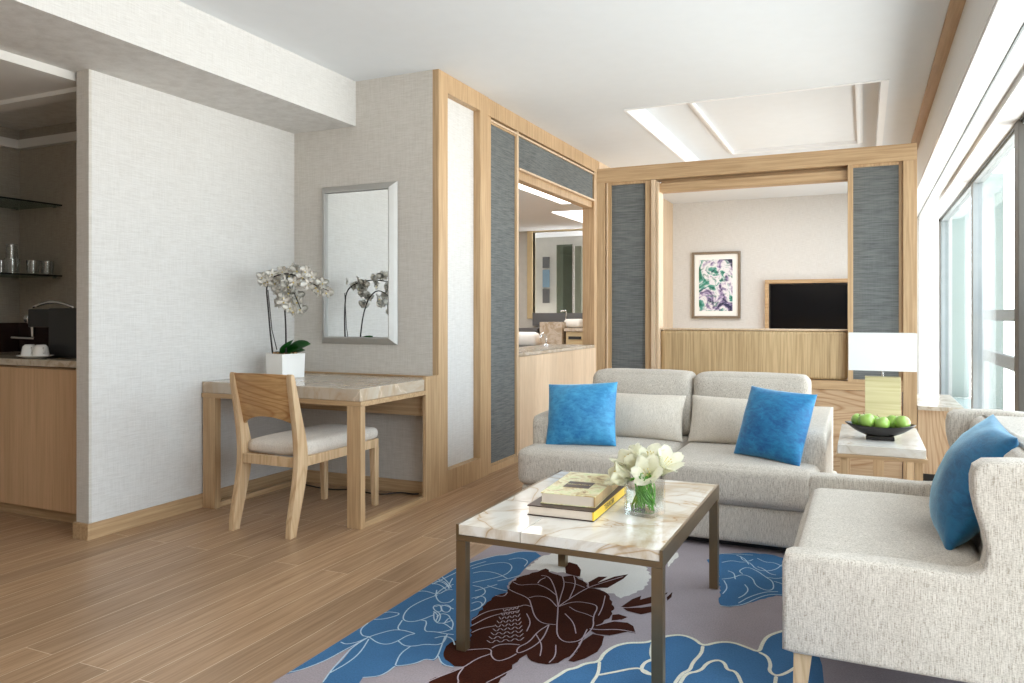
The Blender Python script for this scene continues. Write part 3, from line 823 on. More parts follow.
struct('minibar_splashback', bm, 'dark_stone', 'dark brown splashback of the minibar', 'splashback')
for z, lab in ((1.905, 'upper glass shelf in the minibar alcove'), (1.43, 'lower glass shelf holding glasses in the minibar alcove')):
    t = thing('glass_shelf', lab, 'shelf', (-5.1, 3.1, z), group='glass shelves in the minibar')
    obj('pane', B(-5.342, -4.905, 2.88, 3.425, z, z+.010), 'shelf_glass', t)
    bm = bmesh.new(); box(bm, -4.904, -4.898, 2.88, 3.425, z, z+.010); box(bm, -5.342, -4.904, 2.874, 2.8795, z, z+.01)
    obj('polished_edge', bm, 'shelf_edge', t)
    obj('bracket', B(-5.346, -5.30, 3.37, 3.39, z-.012, z-.001), 'chrome', t)
    obj('bracket', B(-4.96, -4.92, 3.40, 3.428, z-.012, z-.001), 'chrome', t)

def tumbler(loc, r, h, label, taper=0.9, inv=False, group=None):
    prof = [(0.001, 0), (r*taper, 0), (r, h), (r-.003, h), (r*taper-.003, .010), (0.001, .010)]
    if inv: prof = [(rr, h-z) for rr, z in prof]
    bm = lathe(bmesh.new(), prof, 20)
    o = obj('drinking_glass', bm, 'tumbler', smooth=True, org=(0, 0, 0), ang=40)
    o.location = loc
    return tag(o, label, 'glass', group)
ZS = 1.441
p = onZ(10.5, 271.5, ZS)
spots = [(33, 3.22, .040, .085, 'short tumbler in the middle of the lower glass shelf'),
         (47, 3.30, .040, .085, 'short tumbler nearest the right end of the lower glass shelf'),
         (1, 3.13, .040, .085, 'short tumbler cut by the left edge of the photo')]
def shelf_pt(px, Y):
    r = _ray(px, 272); t_ = Y/r[1]; return Vector((r[0]*t_, Y, ZS+.0005))
for px, Y, r, h, lb in spots:
    tumbler(shelf_pt(px, Y), r, h, lb)
c = shelf_pt(12, 3.14)
tumbler(c, .045, .095, 'wide glass standing under an upturned glass on the lower shelf')
tumbler((c.x, c.y, c.z+.0965), .036, .09, 'upturned glass on top of the wide glass on the lower shelf', inv=True)

# coffee machine
mx0 = onY(44, 340, 3.0).x
t = thing('coffee_machine', 'black capsule coffee machine with chrome handle on the minibar counter', 'coffee machine', (-4.45, 3.1, .921))
zc = .9205
bx0, bx1, by0, by1 = onY(48, 340, 3.0).x, onY(79, 340, 3.0).x, 3.0, 3.17
ztop = onY(60, 308, 3.0).z
bm = bmesh.new(); box(bm, bx0, bx1, by0, by1, zc, ztop, bev=.012, seg=3); obj('body', bm, 'black', t, smooth=True, ang=40)
bm = bmesh.new(); box(bm, onY(34, 318, by0+.07).x, bx0-.0005, by0+.03, by1-.03, onY(34, 327, by0+.07).z, ztop-.005, bev=.012, seg=3); obj('brew_head', bm, 'black', t, smooth=True, ang=40)
c = Vector((onY(30, 318, by0+.07).x, by0+.07, onY(30, 319, by0+.07).z))
bm = bmesh.new(); cyl(bm, c+Vector((-.02, 0, 0)), c+Vector((.035, 0, 0)), .030, .042, 24); bmesh.ops.bevel(bm, geom=[e for e in bm.edges if len(e.link_faces) == 2 and e.calc_face_angle() > 1], offset=.006, segments=2, affect='EDGES')
obj('lever_knob', bm, 'chrome', t, smooth=True, ang=40)
bm = bmesh.new()
hx0 = onY(34, 305, by0+.08).x; hx1 = onY(74, 305, by0+.08).x
arc = [(hx0+(hx1-hx0)*k/12, by0+.08, ztop-.012+.05*math.sin(PI*(0.12+0.8*k/12))) for k in range(13)]
tube(bm, arc, .010, 8); obj('handle', bm, 'chrome', t, smooth=True)
bm = bmesh.new(); cyl(bm, (onY(33, 335, by0+.08).x, by0+.08, onY(33, 337, by0+.08).z), (onY(33, 335, by0+.08).x, by0+.08, onY(33, 327, by0+.08).z), .010, .014, 12); obj('spout', bm, 'chrome', t)
bm = bmesh.new(); box(bm, onY(24, 350, by0+.07).x, bx0-.002, by0+.05, by1-.02, zc, zc+.04, bev=.006)
obj('drip_tray', bm, 'black', t)
bm = bmesh.new(); tube(bm, [(onY(13, 338, by0+.03).x, by0+.02, zc+.115), (onY(31, 338, by0+.03).x, by0+.05, zc+.11)], .006, 8); obj('steam_lever', bm, 'chrome', t)
# saucer tray with two cups
pl = onZ(38, 353.5, .925); 
bm = lathe(bmesh.new(), [(.001, 0), (.06, 0), (.075, .006), (.115, .016), (.115, .019), (.07, .010), (.001, .008)], 32)
pc = Vector((onY(38, 353, 2.93).x-.01, 2.92, .9205))
o = obj('saucer', bm, 'ceramic', smooth=True, ang=40); o.location = pc; tag(o, 'oval white serving dish under two cups on the minibar counter', 'dish'); o.scale = (1.0, .75, 1)
for dx, lb in ((-.052, 'upturned white cup on the left of the minibar dish'), (.052, 'upturned white cup on the right of the minibar dish')):
    bm = lathe(bmesh.new(), [(.001, .068), (.024, .068), (.036, .055), (.045, 0), (.042, 0), (.034, .052), (.001, .062)], 24)
    t = thing('coffee_cup', lb, 'cup', (pc.x+dx, pc.y, pc.z+.0125))
    obj('bowl', bm, 'ceramic', t, smooth=True, local=True, ang=50)
    bm = tube(bmesh.new(), [(.04, -.01, .02), (.058, -.02, .022), (.062, -.022, .035), (.055, -.018, .048), (.035, -.01, .05)], .004, 6)
    obj('handle', bm, 'ceramic', t, smooth=True, local=True)

# ================================================================== DESK
YF = 3.465
t = thing('writing_desk', 'oak writing desk with stone top against the papered walls', 'desk', (-3.08, 3.88, 0))
obj('stone_top', B(-3.674, -2.508, YF+.004, 4.148, 0.700, 0.768, bev=.003), 'stone_desk', t)
obj('stone_top', B(-3.674, -2.524, 4.1485, 4.308, 0.700, 0.768, bev=.001), 'stone_desk', t)
bm = bmesh.new(); box(bm, -3.676, -2.5, YF, 3.50, 0.672, 0.699); box(bm, -2.54, -2.5, 3.50, 4.148, .672, .699); box(bm, -3.676, -3.64, 3.50, 4.306, .672, .699); box(bm, -3.64, -2.54, 4.27, 4.306, .672, .699)
obj('top_frame', bm, 'oak_h', t)
obj('edge_strip', B(-3.674, -2.514, 4.285, 4.3095, 0.769, 0.778), 'oak_h', t)
obj('leg', B(-3.664, -3.567, YF, YF+.048, 0, .671, bev=.002), 'oak', t)
obj('leg', B(-2.592, -2.5, YF, YF+.042, 0, .671, bev=.002), 'oak', t)
obj('leg', B(-2.522, -2.499, 4.15, 4.308, 0, .785, bev=.001), 'oak', t)
obj('floor_rail', B(-2.54, -2.5, YF+.043, 4.149, 0, .032, bev=.002), 'oak_y', t)
obj('floor_rail', B(-3.61, -3.57, YF+.049, 4.29, 0, .032, bev=.002), 'oak_y', t)
obj('rear_panel', B(-3.66, -2.525, 4.20, 4.225, 0.53, .671), 'oak_h', t)

# power cable on the floor behind the desk
pts = [onZ(x, y, .006) for x, y in ((302, 484), (330, 490), (352, 489), (378, 495), (400, 492), (414, 494.5), (424, 493))]
tag(obj('power_cable', tube(bmesh.new(), smooth_pts([tuple(p) for p in pts], 2), .005, 6), 'black', smooth=True, org=(-3, 4, 0)),
    'thin black cable lying on the floor under the desk', 'cable')

# wall mirror
t = thing('wall_mirror', 'tall mirror with a brushed silver frame above the desk', 'mirror', (-3.12, YM, 1.52))
mx0, mx1, mz0, mz1 = -3.43, -2.81, .975, 2.06
def frame_bm(x0, x1, z0, z1, y_wall, depth, w):
    bm = bmesh.new()
    prof = [(0, 0), (0, -depth*.12), (w*.35, -depth*.55), (w*.85, -depth), (w, -depth), (w, 0)]   # (inward, y)
    loops = []
    for cx, cz, sx, sz in ((x0, z0, 1, 1), (x1, z0, -1, 1), (x1, z1, -1, -1), (x0, z1, 1, -1)):
        loops.append([bm.verts.new((cx + sx*a, y_wall + y, cz + sz*a)) for a, y in prof])
    n = len(prof)
    for i in range(4):
        for k in range(n):
            bm.faces.new((loops[i][k], loops[(i+1) % 4][k], loops[(i+1) % 4][(k+1) % n], loops[i][(k+1) % n]))
    return bm
obj('frame', frame_bm(mx0, mx1, mz0, mz1, YM-.001, .045, .048), 'silver', t)
obj('mirror_glass', B(mx0+.05, mx1-.05, YM-.024, YM-.006, mz0+.05, mz1-.05), 'mirror', t)

# ---------------- orchid in a white pot
PC = Vector((-3.42, 3.92, .7695))
t = thing('potted_orchid', 'white moth orchid in a square white pot on the writing desk', 'plant', PC)
bm = bmesh.new()
r = .092; ht = .155
bmx = Matrix.Rotation(math.radians(-13), 4, 'Z')
def pot_ring(h, z): return [(s[0]*h, s[1]*h, z) for s in ((-1, -1), (1, -1), (1, 1), (-1, 1))]
rings = [[bm.verts.new(p) for p in pot_ring(h, z)] for h, z in ((.084, 0), (.088, ht), (.082, ht), (.078, ht-.03))]
for i in range(3):
    for k in range(4): bm.faces.new((rings[i][k], rings[i][(k+1) % 4], rings[i+1][(k+1) % 4], rings[i+1][k]))
bm.faces.new(rings[0][::-1]); bm.faces.new(rings[3])
bmesh.ops.transform(bm, matrix=bmx, verts=bm.verts)
obj('pot', bm, 'ceramic', t, local=True)
bm = bmesh.new()
for k in range(70):
    a = random.uniform(-.068, .068); b = random.uniform(-.068, .068)
    q = bmesh.ops.create_icosphere(bm, subdivisions=1, radius=random.uniform(.008, .014))
    bmesh.ops.translate(bm, vec=(a, b, .142+random.uniform(0, .014)), verts=q['verts'])
bmesh.ops.transform(bm, matrix=bmx, verts=bm.verts)
obj('moss', bm, 'moss', t, local=True, smooth=True)

def leaf_bm(length, width, bend, fold=.3, n=10):
    bm = bmesh.new(); rows = []
    for i in range(n+1):
        u = i/n; w = width*math.sin(PI*min(1, u*.92+.06))**.7 * (1 if u < .97 else .4)
        y = length*u*math.cos(bend*u); z = length*u*math.sin(bend*u) if bend > 0 else length*u*math.sin(bend*u)
        rows.append([bm.verts.new((s*w/2, y, z + abs(s)*w*fold)) for s in (-1, -.5, 0, .5, 1)])
    for i in range(n):
        for k in range(4): bm.faces.new((rows[i][k], rows[i][k+1], rows[i+1][k+1], rows[i+1][k]))
    geo = bmesh.ops.solidify(bm, geom=bm.faces, thickness=.0025)
    return bm
def place(bm, loc, rot):
    m = Matrix.Translation(loc) @ rot.to_matrix().to_4x4()
    bmesh.ops.transform(bm, matrix=m, verts=bm.verts); return bm
from mathutils import Euler
def E3(x, y, z): return Euler((math.radians(x), math.radians(y), math.radians(z)))
base = Vector((0, 0, .11))
for (rx, ry, rz, L, Wd) in ((42, 40, -68, .21, .11), (30, -30, -85, .15, .09), (55, 20, -100, .17, .10), (14, 0, 70, .09, .055), (30, 0, 150, .07, .045)):
    bm = leaf_bm(L, Wd, -.30, .12)
    place(bm, Vector((0, -.01, .15)), Euler((math.radians(rx), math.radians(ry), math.radians(rz)))); obj('leaf', bm, 'leaf', t, local=True, smooth=True)

def rel(px, py, Y): return onY(px, py, Y) - PC
# sprays: pixel-traced in the vertical plane through the pot, with a little depth of their own
sprays = [
    [(273, 352, 4.06), (270, 330, 4.05), (268, 305, 4.04), (266, 286, 4.02), (272, 277, 3.99), (285, 273, 3.96), (298, 276, 3.93), (311, 283, 3.90), (322, 288, 3.88), (329, 291, 3.86)],
    [(286, 350, 4.05), (286, 330, 4.04), (285, 312, 4.02), (284, 296, 3.99), (288, 285, 3.96), (293, 290, 3.93), (297, 300, 3.91), (301, 309, 3.90)],
]
flower_at = [
    (0, [(262, 277), (268, 281), (272, 274), (279, 279), (283, 271), (289, 276), (294, 282), (297, 271), (303, 277), (308, 284), (312, 276), (316, 287), (322, 283), (327, 292), (264, 283), (276, 283), (286, 281), (300, 283), (306, 271), (319, 290), (292, 269)]),
    (1, [(277, 290), (283, 297), (289, 292), (279, 303), (292, 301), (287, 286), (297, 296), (300, 309), (294, 311), (274, 284), (284, 302), (290, 308), (281, 294), (298, 302)]),
]
fb = bmesh.new()
def petal_grid(bm, L, Wd, ang, tilt, mi=0, cup=.15):
    rows = []; n = 5
    for i in range(n+1):
        u = i/n; w = Wd*math.sin(PI*(.1+.85*u))**.65
        rows.append([Vector((s*w/2, L*u, cup*L*u*u*tilt - abs(s)*w*.10)) for s in (-1, 0, 1)])
    ca, sa = math.cos(ang), math.sin(ang)
    vv = [[bm.verts.new((p.x*ca - p.y*sa, p.x*sa + p.y*ca, p.z)) for p in r_] for r_ in rows]
    for i in range(n):
        for k in range(2):
            f = bm.faces.new((vv[i][k], vv[i][k+1], vv[i+1][k+1], vv[i+1][k])); f.material_index = mi
def orchid_flower(bm):
    for k, (L, Wd) in enumerate(((.030, .022), (.036, .036), (.028, .020), (.028, .020), (.036, .036))):
        petal_grid(bm, L, Wd, k*2*PI/5, 1)
    bmesh.ops.solidify(bm, geom=bm.faces, thickness=.0012)
    q = bmesh.ops.create_icosphere(bm, subdivisions=1, radius=.0045)
    bmesh.ops.translate(bm, vec=(0, -.006, .006), verts=q['verts'])
    for v in q['verts']:
        for f in v.link_faces: f.material_index = 1
    return bm
proto = bpy.data.meshes.new('orchid_flower'); orchid_flower(fb); bmesh.ops.recalc_face_normals(fb, faces=fb.faces); fb.to_mesh(proto); fb.free()
proto.materials.append(M['petal']); proto.materials.append(M['lip'])
for p in proto.polygons: p.use_smooth = True
random.seed(12)
for si, (pts, (_, fl)) in enumerate(zip(sprays, flower_at)):
    P3 = [tuple(rel(a_, b_, c_-.16)) for a_, b_, c_ in pts]
    P3[0] = (P3[0][0], P3[0][1], .14)
    sp = obj('flower_stem', tube(bmesh.new(), smooth_pts(P3, 2), .0062, 7, r_end=.0022), 'dark_stem', t, local=True, smooth=True)
    for k, (px, py) in enumerate(fl):
        u = min(1, max(0, (px-262)/70))
        Y = (3.84 - .12*u if si == 0 else 3.82-.04*(k % 3)) + random.uniform(-.025, .025)
        loc = rel(px, py, Y)
        o = bpy.data.objects.new('flower', proto); COL.objects.link(o); o.parent = sp
        o.location = loc
        yaw = random.uniform(-45, 60); pitch = random.uniform(60, 105)
        o.rotation_euler = (Euler((0, 0, math.radians(yaw+20))).to_matrix() @ Euler((math.radians(pitch), 0, 0)).to_matrix() @ Euler((0, 0, random.uniform(-.4, .4))).to_matrix()).to_euler()
        s = random.uniform(1.15, 1.45); o.scale = (s, s, s)
# supporting stakes
obj('stake', tube(bmesh.new(), [tuple(rel(277, 350, 3.9)), tuple(rel(272, 330, 3.89)), tuple(rel(268, 290, 3.88))], .003, 6), 'dark_stem', t, local=True)

# ================================================================== CHAIR
t = thing('desk_chair', 'oak chair with pale padded seat pulled up to the desk', 'chair', (-2.935, 3.55, 0))
rear = smooth_pts([(3.158, 0), (3.158, 0), (3.205, 0), (3.205, 0), (3.232, .10), (3.268, .22), (3.295, .33), (3.300, .44), (3.285, .52), (3.255, .62), (3.222, .74), (3.193, .85), (3.183, .862),
        (3.163, .862), (3.168, .80), (3.185, .70), (3.205, .58), (3.217, .48), (3.218, .38), (3.205, .28), (3.180, .16), (3.160, .07)][::1], 1, True)
def post(xa, xb): return extr(bmesh.new(), rear, 'X', xa, xb, bev=.005)
cx0, cx1 = -3.152, -2.722
obj('leg', post(cx1-.036, cx1), 'oak_chair', t, smooth=True, ang=35)
obj('leg', post(cx0, cx0+.036), 'oak_chair', t, smooth=True, ang=35)
for x in (cx0+.002, cx1-.042):
    bm = bmesh.new(); rings = []
    for z, hw, y0_, y1_ in ((0, .014, 3.935, 3.968), (.36, .020, 3.918, 3.965)):
        rings.append([bm.verts.new((x+.020+sx*hw, yy, z)) for sx, yy in ((-1, y0_), (1, y0_), (1, y1_), (-1, y1_))])
    bm.faces.new(rings[0][::-1]); bm.faces.new(rings[1])
    for k in range(4): bm.faces.new((rings[0][k], rings[0][(k+1) % 4], rings[1][(k+1) % 4], rings[1][k]))
    obj('leg', bm, 'oak_chair', t)
bm = bmesh.new()
box(bm, cx1-.034, cx1-.004, 3.30, 3.965, .360, .412, bev=.003); box(bm, cx0+.004, cx0+.034, 3.30, 3.965, .360, .412, bev=.003)
box(bm, cx0+.034, cx1-.034, 3.935, 3.965, .360, .412, bev=.003); box(bm, cx0+.036, cx1-.036, 3.225, 3.255, .360, .412, bev=.003)
obj('seat_frame', bm, 'oak_chair', t)
bm = softbox(bmesh.new(), cx0+.012, cx1-.004, 3.262, 3.975, .413, .478, .028, (0, 0, .020), 11)
for v in bm.verts:                       # pad narrows between the rear posts
    if v.co.y < 3.33:
        v.co.x = max(cx0+.040, min(cx1-.040, v.co.x))
obj('seat_pad', bm, 'seatpad', t, smooth=True)
# curved back board with an arched lower edge
bm = bmesh.new(); nx, nz = 22, 8; th = .022
front, back = [], []
for i in range(nx+1):
    u = i/nx; x = cx0+.034 + (cx1-cx0-.068)*u
    cur = -.020*math.sin(PI*u)
    zl = .575 + .052*math.sin(PI*u)**.6; zt_ = .862 - .004*(2*u-1)**2
    fr, bk = [], []
    for j in range(nz+1):
        z = zl + (zt_-zl)*j/nz
        yc = 3.248 - (z-.575)*.255 + cur
        fr.append(bm.verts.new((x, yc+th/2, z))); bk.append(bm.verts.new((x, yc-th/2, z)))
    front.append(fr); back.append(bk)
for i in range(nx):
    for j in range(nz):
        bm.faces.new((front[i][j], front[i+1][j], front[i+1][j+1], front[i][j+1])); bm.faces.new((back[i][j], back[i][j+1], back[i+1][j+1], back[i+1][j]))
    bm.faces.new((front[i][0], back[i][0], back[i+1][0], front[i+1][0])); bm.faces.new((front[i][nz], front[i+1][nz], back[i+1][nz], back[i][nz]))
for i in (0, nx):
    for j in range(nz): bm.faces.new((front[i][j], front[i][j+1], back[i][j+1], back[i][j]))
obj('backrest', bm, 'oak_chairback', t, smooth=True, ang=40)

# ================================================================== RUG
RZ = 0.012
def R1(a, b): return (260+a/4.775, 540+b/4.775)
def R2(a, b): return (430+a/4.452, 540+b/4.452)
def R3(a, b): return (640+a/4.775, 540+b/4.775)
RX0, RX1, RY0, RY1 = -1.705, 0.74, 0.9, 4.75
def fl(pts, z=RZ):
    out = []
    for p in pts:
        v = onZ(p[0], p[1], z)
        out.append((max(RX0+.004, min(RX1-.004, v.x)), max(RY0+.01, min(RY1-.01, v.y))))
    return out
rug = bmesh.new()
box(rug, RX0, RX1, RY0, RY1, 0.0008, RZ, 0)
def poly(bm, pts, z, mi):
    vs = [bm.verts.new((x, y, z)) for x, y in pts]
    es = [bm.edges.new((vs[i], vs[(i+1) % len(vs)])) for i in range(len(vs))]
    r = bmesh.ops.triangle_fill(bm, edges=es, use_beauty=True, use_dissolve=False)
    for f in r['geom']:
        if isinstance(f, bmesh.types.BMFace):
            f.material_index = mi
            if f.normal.z < 0: f.normal_flip()
LN = [0]
def line(bm, pts, z, w, mi, it=2):
    LN[0] += 1; z += LN[0]*6e-6
    pts = smooth_pts(pts, it); n = len(pts); L = []
    for i, p in enumerate(pts):
        a = Vector(pts[max(0, i-1)]); b = Vector(pts[min(n-1, i+1)]); d = b - a
        if d.length < 1e-7: d = Vector((1, 0))
        d.normalize(); nn = Vector((-d.y, d.x))*w/2*(1.0 if 0 < i < n-1 else .5)
        L.append((bm.verts.new((p[0]+nn.x, p[1]+nn.y, z)), bm.verts.new((p[0]-nn.x, p[1]-nn.y, z))))
    for i in range(n-1):
        f = bm.faces.new((L[i][1], L[i+1][1], L[i+1][0], L[i][0])); f.material_index = mi
        if f.normal.z < 0: f.normal_flip()
def jag(pts, amp, seed):
    random.seed(seed); out = []
    for i, p in enumerate(pts):
        q = pts[(i+1) % len(pts)]; L = math.hypot(q[0]-p[0], q[1]-p[1]); k = max(1, int(L/.022))
        for j in range(k):
            u = j/k; a = amp*(1 if j % 2 else -1)*random.uniform(.3, 1) if (j and L > .03) else 0
            nx_, ny_ = -(q[1]-p[1])/max(L, 1e-6), (q[0]-p[0])/max(L, 1e-6)
            out.append((p[0]+(q[0]-p[0])*u+nx_*a, p[1]+(q[1]-p[1])*u+ny_*a))
    return out
Z1, Z2, Z3, Z4, Z5 = RZ+.0006, RZ+.0012, RZ+.0018, RZ+.0024, RZ+.003
# materials: 0 base 1 blue 2 mid blue 3 brown 4 cream 5 pale line 6 cream line 7 lilac line
cream = fl([R2(425, 130), R2(495, 75), R2(620, 40), R2(800, 60), R2(960, 120), R2(985, 160), R2(955, 215), R2(900, 240), R2(850, 260), R2(820, 238), R2(780, 238), R2(700, 190), R2(640, 150), R2(520, 140)])
poly(rug, jag(cream, .008, 3), Z1, 4)
poly(rug, jag(fl([R3(130, 100), R3(150, 65), R3(180, 60), R3(185, 80), R3(160, 100), R3(135, 130)]), .003, 4), Z1, 4)
bluA = fl([R1(110, 640), R1(190, 625), R1(260, 600), R1(330, 570), R1(400, 532), R1(445, 512), R1(395, 575), R1(340, 625), R1(295, 690), R1(210, 830), R1(330, 850), R1(430, 740), R1(470, 690), R1(490, 660), R1(560, 655),
   R1(600, 640), R1(645, 606), R1(700, 600), R1(750, 590), R1(790, 572), R1(830, 578), R1(855, 560), R1(870, 598), R1(925, 610), R2(110, 555), R2(250, 500), R2(330, 330), R2(345, 230), R2(350, 190), R2(400, 155), R2(420, 130), R2(450, 100), R2(495, 72),
   R2(470, 55), R2(400, 52), R2(340, 68), R2(300, 70), R2(230, 88), R2(185, 100), R2(105, 130), R2(50, 155), R1(800, 190), R1(620, 310), R1(430, 430), R1(250, 550)])
poly(rug, bluA, Z2, 1)
bluC = fl([R3(318, 95), R3(345, 90), R3(385, 68), R3(430, 65), R3(520, 62), R3(620, 70), R3(740, 100), R3(900, 140), R3(900, 250), R3(720, 268), R3(650, 266), R3(560, 290), R3(500, 310), R3(430, 322), R3(390, 316), R3(375, 290), R3(385, 260), R3(378, 190), R3(372, 120), R3(330, 112)])
poly(rug, jag(bluC, .005, 5), Z2, 1)
brown = [R2(*p) for p in ((495, 135), (515, 128), (545, 150), (590, 165), (640, 160), (690, 190), (705, 215), (760, 225), (790, 240), (800, 265), (820, 300), (805, 340), (770, 370), (740, 385), (715, 400), (690, 430), (660, 460), (660, 490), (625, 520), (600, 530), (570, 550), (520, 556), (480, 550), (450, 540), (430, 512), (400, 530), (345, 590), (290, 650), (220, 740), (120, 800), (-40, 760), (-60, 700), (0, 625), (80, 595), (150, 565), (110, 565), (85, 545), (60, 520), (65, 490), (90, 460), (110, 450), (180, 450), (185, 360), (215, 330), (245, 290), (290, 250), (345, 235), (360, 195), (400, 165), (440, 155))]
poly(rug, jag(fl(brown), .006, 6), Z3, 3)
for pts in (((600, 110), (620, 100), (655, 110), (672, 135), (668, 165), (640, 160), (605, 150)),
            ((705, 190), (750, 165), (790, 165), (745, 193), (820, 165), (882, 154), (860, 175), (790, 215), (710, 215)),
            ((704, 400), (760, 375), (820, 364), (880, 370), (905, 385), (916, 418), (880, 410), (800, 427), (740, 420)),
            ((812, 335), (840, 332), (880, 345), (850, 358), (808, 360)),
            ((725, 420), (775, 430), (765, 470), (745, 500), (690, 530), (640, 545), (615, 540), (655, 500), (680, 450)),
            ((850, 300), (900, 265), (940, 250), (935, 268), (990, 252), (1060, 235), (1020, 275), (940, 293), (880, 302)),
            ((860, 305), (940, 303), (1030, 290), (1000, 320), (940, 333), (880, 318))):
    poly(rug, fl([R2(*p) for p in pts]), Z3, 3)
poly(rug, fl([R3(128, 275), R3(155, 250), R3(150, 275), R3(130, 292)]), Z3, 3)
# big blue flower at the front
bluB = fl([R2(480, 660), R2(520, 637), R2(580, 600), R2(610, 580), R2(650, 573), R2(690, 552), R2(755, 545), R2(770, 510), R2(820, 475), R2(880, 460), R2(940, 460), R3(40, 490), R3(100, 470), R3(135, 460), R3(200, 455), R3(260, 475), R3(300, 510), R3(370, 490), R3(440, 490), R3(510, 515),
   R3(570, 540), R3(582, 500), R3(605, 465), R3(645, 447), R3(700, 432), R3(760, 440), R3(830, 480), R3(870, 600), R3(900, 900), R3(500, 1500), R3(0, 1500), R2(300, 1100), R2(380, 760)])
poly(rug, bluB, Z2, 2)
line(rug, bluB[:27], Z4, .013, 6)
WL = .0050
for pts in ([(130, 633), (190, 625), (260, 600), (330, 570), (400, 530), (450, 505), (520, 465)], [(300, 683), (340, 625), (400, 560), (440, 515), (520, 465)],
            [(330, 640), (420, 590), (480, 540), (520, 475)], [(385, 490), (410, 502), (470, 490), (520, 465), (600, 440), (650, 430), (700, 437), (740, 450)],
            [(500, 395), (478, 430), (485, 460), (520, 465)], [(520, 465), (560, 495), (610, 503), (660, 485), (700, 460), (740, 450)],
            [(660, 485), (690, 510), (740, 510), (790, 500), (850, 505), (880, 490), (895, 450)],
            [(720, 510), (670, 545), (650, 590), (645, 605), (700, 600), (750, 590), (790, 570), (830, 578), (850, 555), (870, 500), (885, 460)],
            [(530, 380), (600, 380), (680, 355), (620, 345), (590, 350)], [(850, 265), (790, 285), (720, 320), (690, 350), (680, 385), (720, 395), (770, 385), (830, 360)],
            [(680, 385), (650, 430), (700, 437)], [(740, 245), (790, 245), (850, 265), (890, 240), (920, 240)], [(820, 210), (860, 215), (890, 240)],
            [(850, 190), (890, 205), (905, 235)], [(920, 185), (905, 210), (900, 235)],
            [(830, 350), (850, 345), (865, 365), (850, 400), (830, 385), (830, 350)], [(865, 320), (890, 310), (915, 325), (900, 350), (870, 345), (865, 320)],
            [(835, 315), (860, 310), (870, 345), (840, 345), (825, 325), (835, 315)], [(880, 400), (905, 370), (925, 400), (915, 430)], [(850, 400), (880, 400), (920, 430)],
            [(770, 385), (800, 390), (780, 440), (830, 440), (880, 450), (925, 455)], [(490, 660), (560, 655), (600, 640), (645, 605)], [(850, 555), (870, 598), (925, 610)]):
    line(rug, fl([R1(*p) for p in pts]), Z4, WL, 5)
for pts in ([(185, 130), (260, 108), (340, 100), (370, 120), (350, 150), (300, 170), (190, 192)], [(190, 205), (240, 215), (250, 240), (200, 265)], [(300, 185), (360, 172), (400, 160)],
            [(180, 320), (230, 300), (252, 270), (235, 250), (185, 262)], [(20, 250), (60, 215), (105, 200)], [(20, 185), (60, 190), (85, 215)], [(45, 165), (80, 190), (95, 215)],
            [(105, 130), (185, 100), (230, 88), (300, 70), (340, 68), (400, 52), (470, 55)], [(255, 205), (300, 220), (345, 230)], [(20, 300), (60, 290), (105, 310)],
            [(15, 320), (40, 340), (20, 370), (60, 375), (100, 360)], [(0, 410), (50, 415), (100, 400)]):
    line(rug, fl([R2(*p) for p in pts]), Z4, WL, 5)
for pts in ([(570, 300), (565, 250), (550, 200), (530, 165), (495, 160)], [(480, 195), (490, 180), (515, 170)], [(480, 200), (520, 215), (565, 250)],
            [(570, 300), (568, 340), (565, 380), (565, 430), (600, 460), (660, 455), (690, 430), (730, 390), (725, 345), (750, 300), (720, 285), (640, 275), (570, 300)],
            [(570, 300), (620, 265), (700, 215), (760, 195), (860, 165)], [(345, 205), (350, 225), (440, 260), (450, 290), (465, 345), (500, 375), (560, 380)],
            [(440, 260), (480, 250), (530, 260), (565, 300)], [(185, 360), (240, 325), (300, 310), (400, 300), (420, 290), (455, 300)], [(185, 385), (260, 345), (340, 325), (400, 318)],
            [(185, 415), (230, 395), (290, 385)], [(530, 380), (480, 410), (440, 460), (390, 480), (385, 510), (430, 495), (480, 465), (510, 430), (530, 380)],
            [(135, 495), (200, 490), (275, 485), (270, 520), (300, 545), (350, 530), (385, 510)], [(275, 485), (300, 470), (350, 465), (400, 470)],
            [(270, 510), (210, 530), (150, 570), (100, 590), (20, 620), (-60, 660)], [(150, 570), (120, 610), (130, 640), (90, 700)], [(710, 398), (760, 403), (840, 400), (915, 415)], [(740, 385), (790, 370), (850, 358)],
            [(700, 400), (680, 440), (655, 490), (620, 530)], [(830, 303), (900, 305), (1000, 285)], [(290, 250), (330, 255), (345, 235)]):
    line(rug, fl([R2(*p) for p in pts]), Z4, WL*.95, 7)
random.seed(5)
for k in range(9):                                    # stamens
    y0_ = 318 + k*16; x0_ = 325 - k*9
    pp = []
    for j in range(9):
        u = j/8; pp.append((x0_ + u*(70+k*12), y0_ - 14*u + k*1.5 + (8 if j % 2 else -8)))
    line(rug, fl([R2(*p) for p in pp]), Z4, WL*.8, 7, 1)
for pts in ([(10, 200), (60, 175), (110, 150), (180, 118), (250, 98)], [(190, 150), (240, 140), (300, 150), (345, 175)], [(200, 230), (250, 215), (300, 200)], [(185, 285), (215, 275), (235, 285), (225, 305), (190, 318)],
            [(30, 225), (25, 260), (50, 285), (90, 280), (105, 265)], [(30, 345), (50, 330), (80, 335), (90, 350)], [(20, 440), (60, 430), (100, 440), (110, 470)], [(350, 90), (400, 80), (440, 95), (420, 120)]):
    line(rug, fl([R2(*p) for p in pts]), Z4, WL, 5)
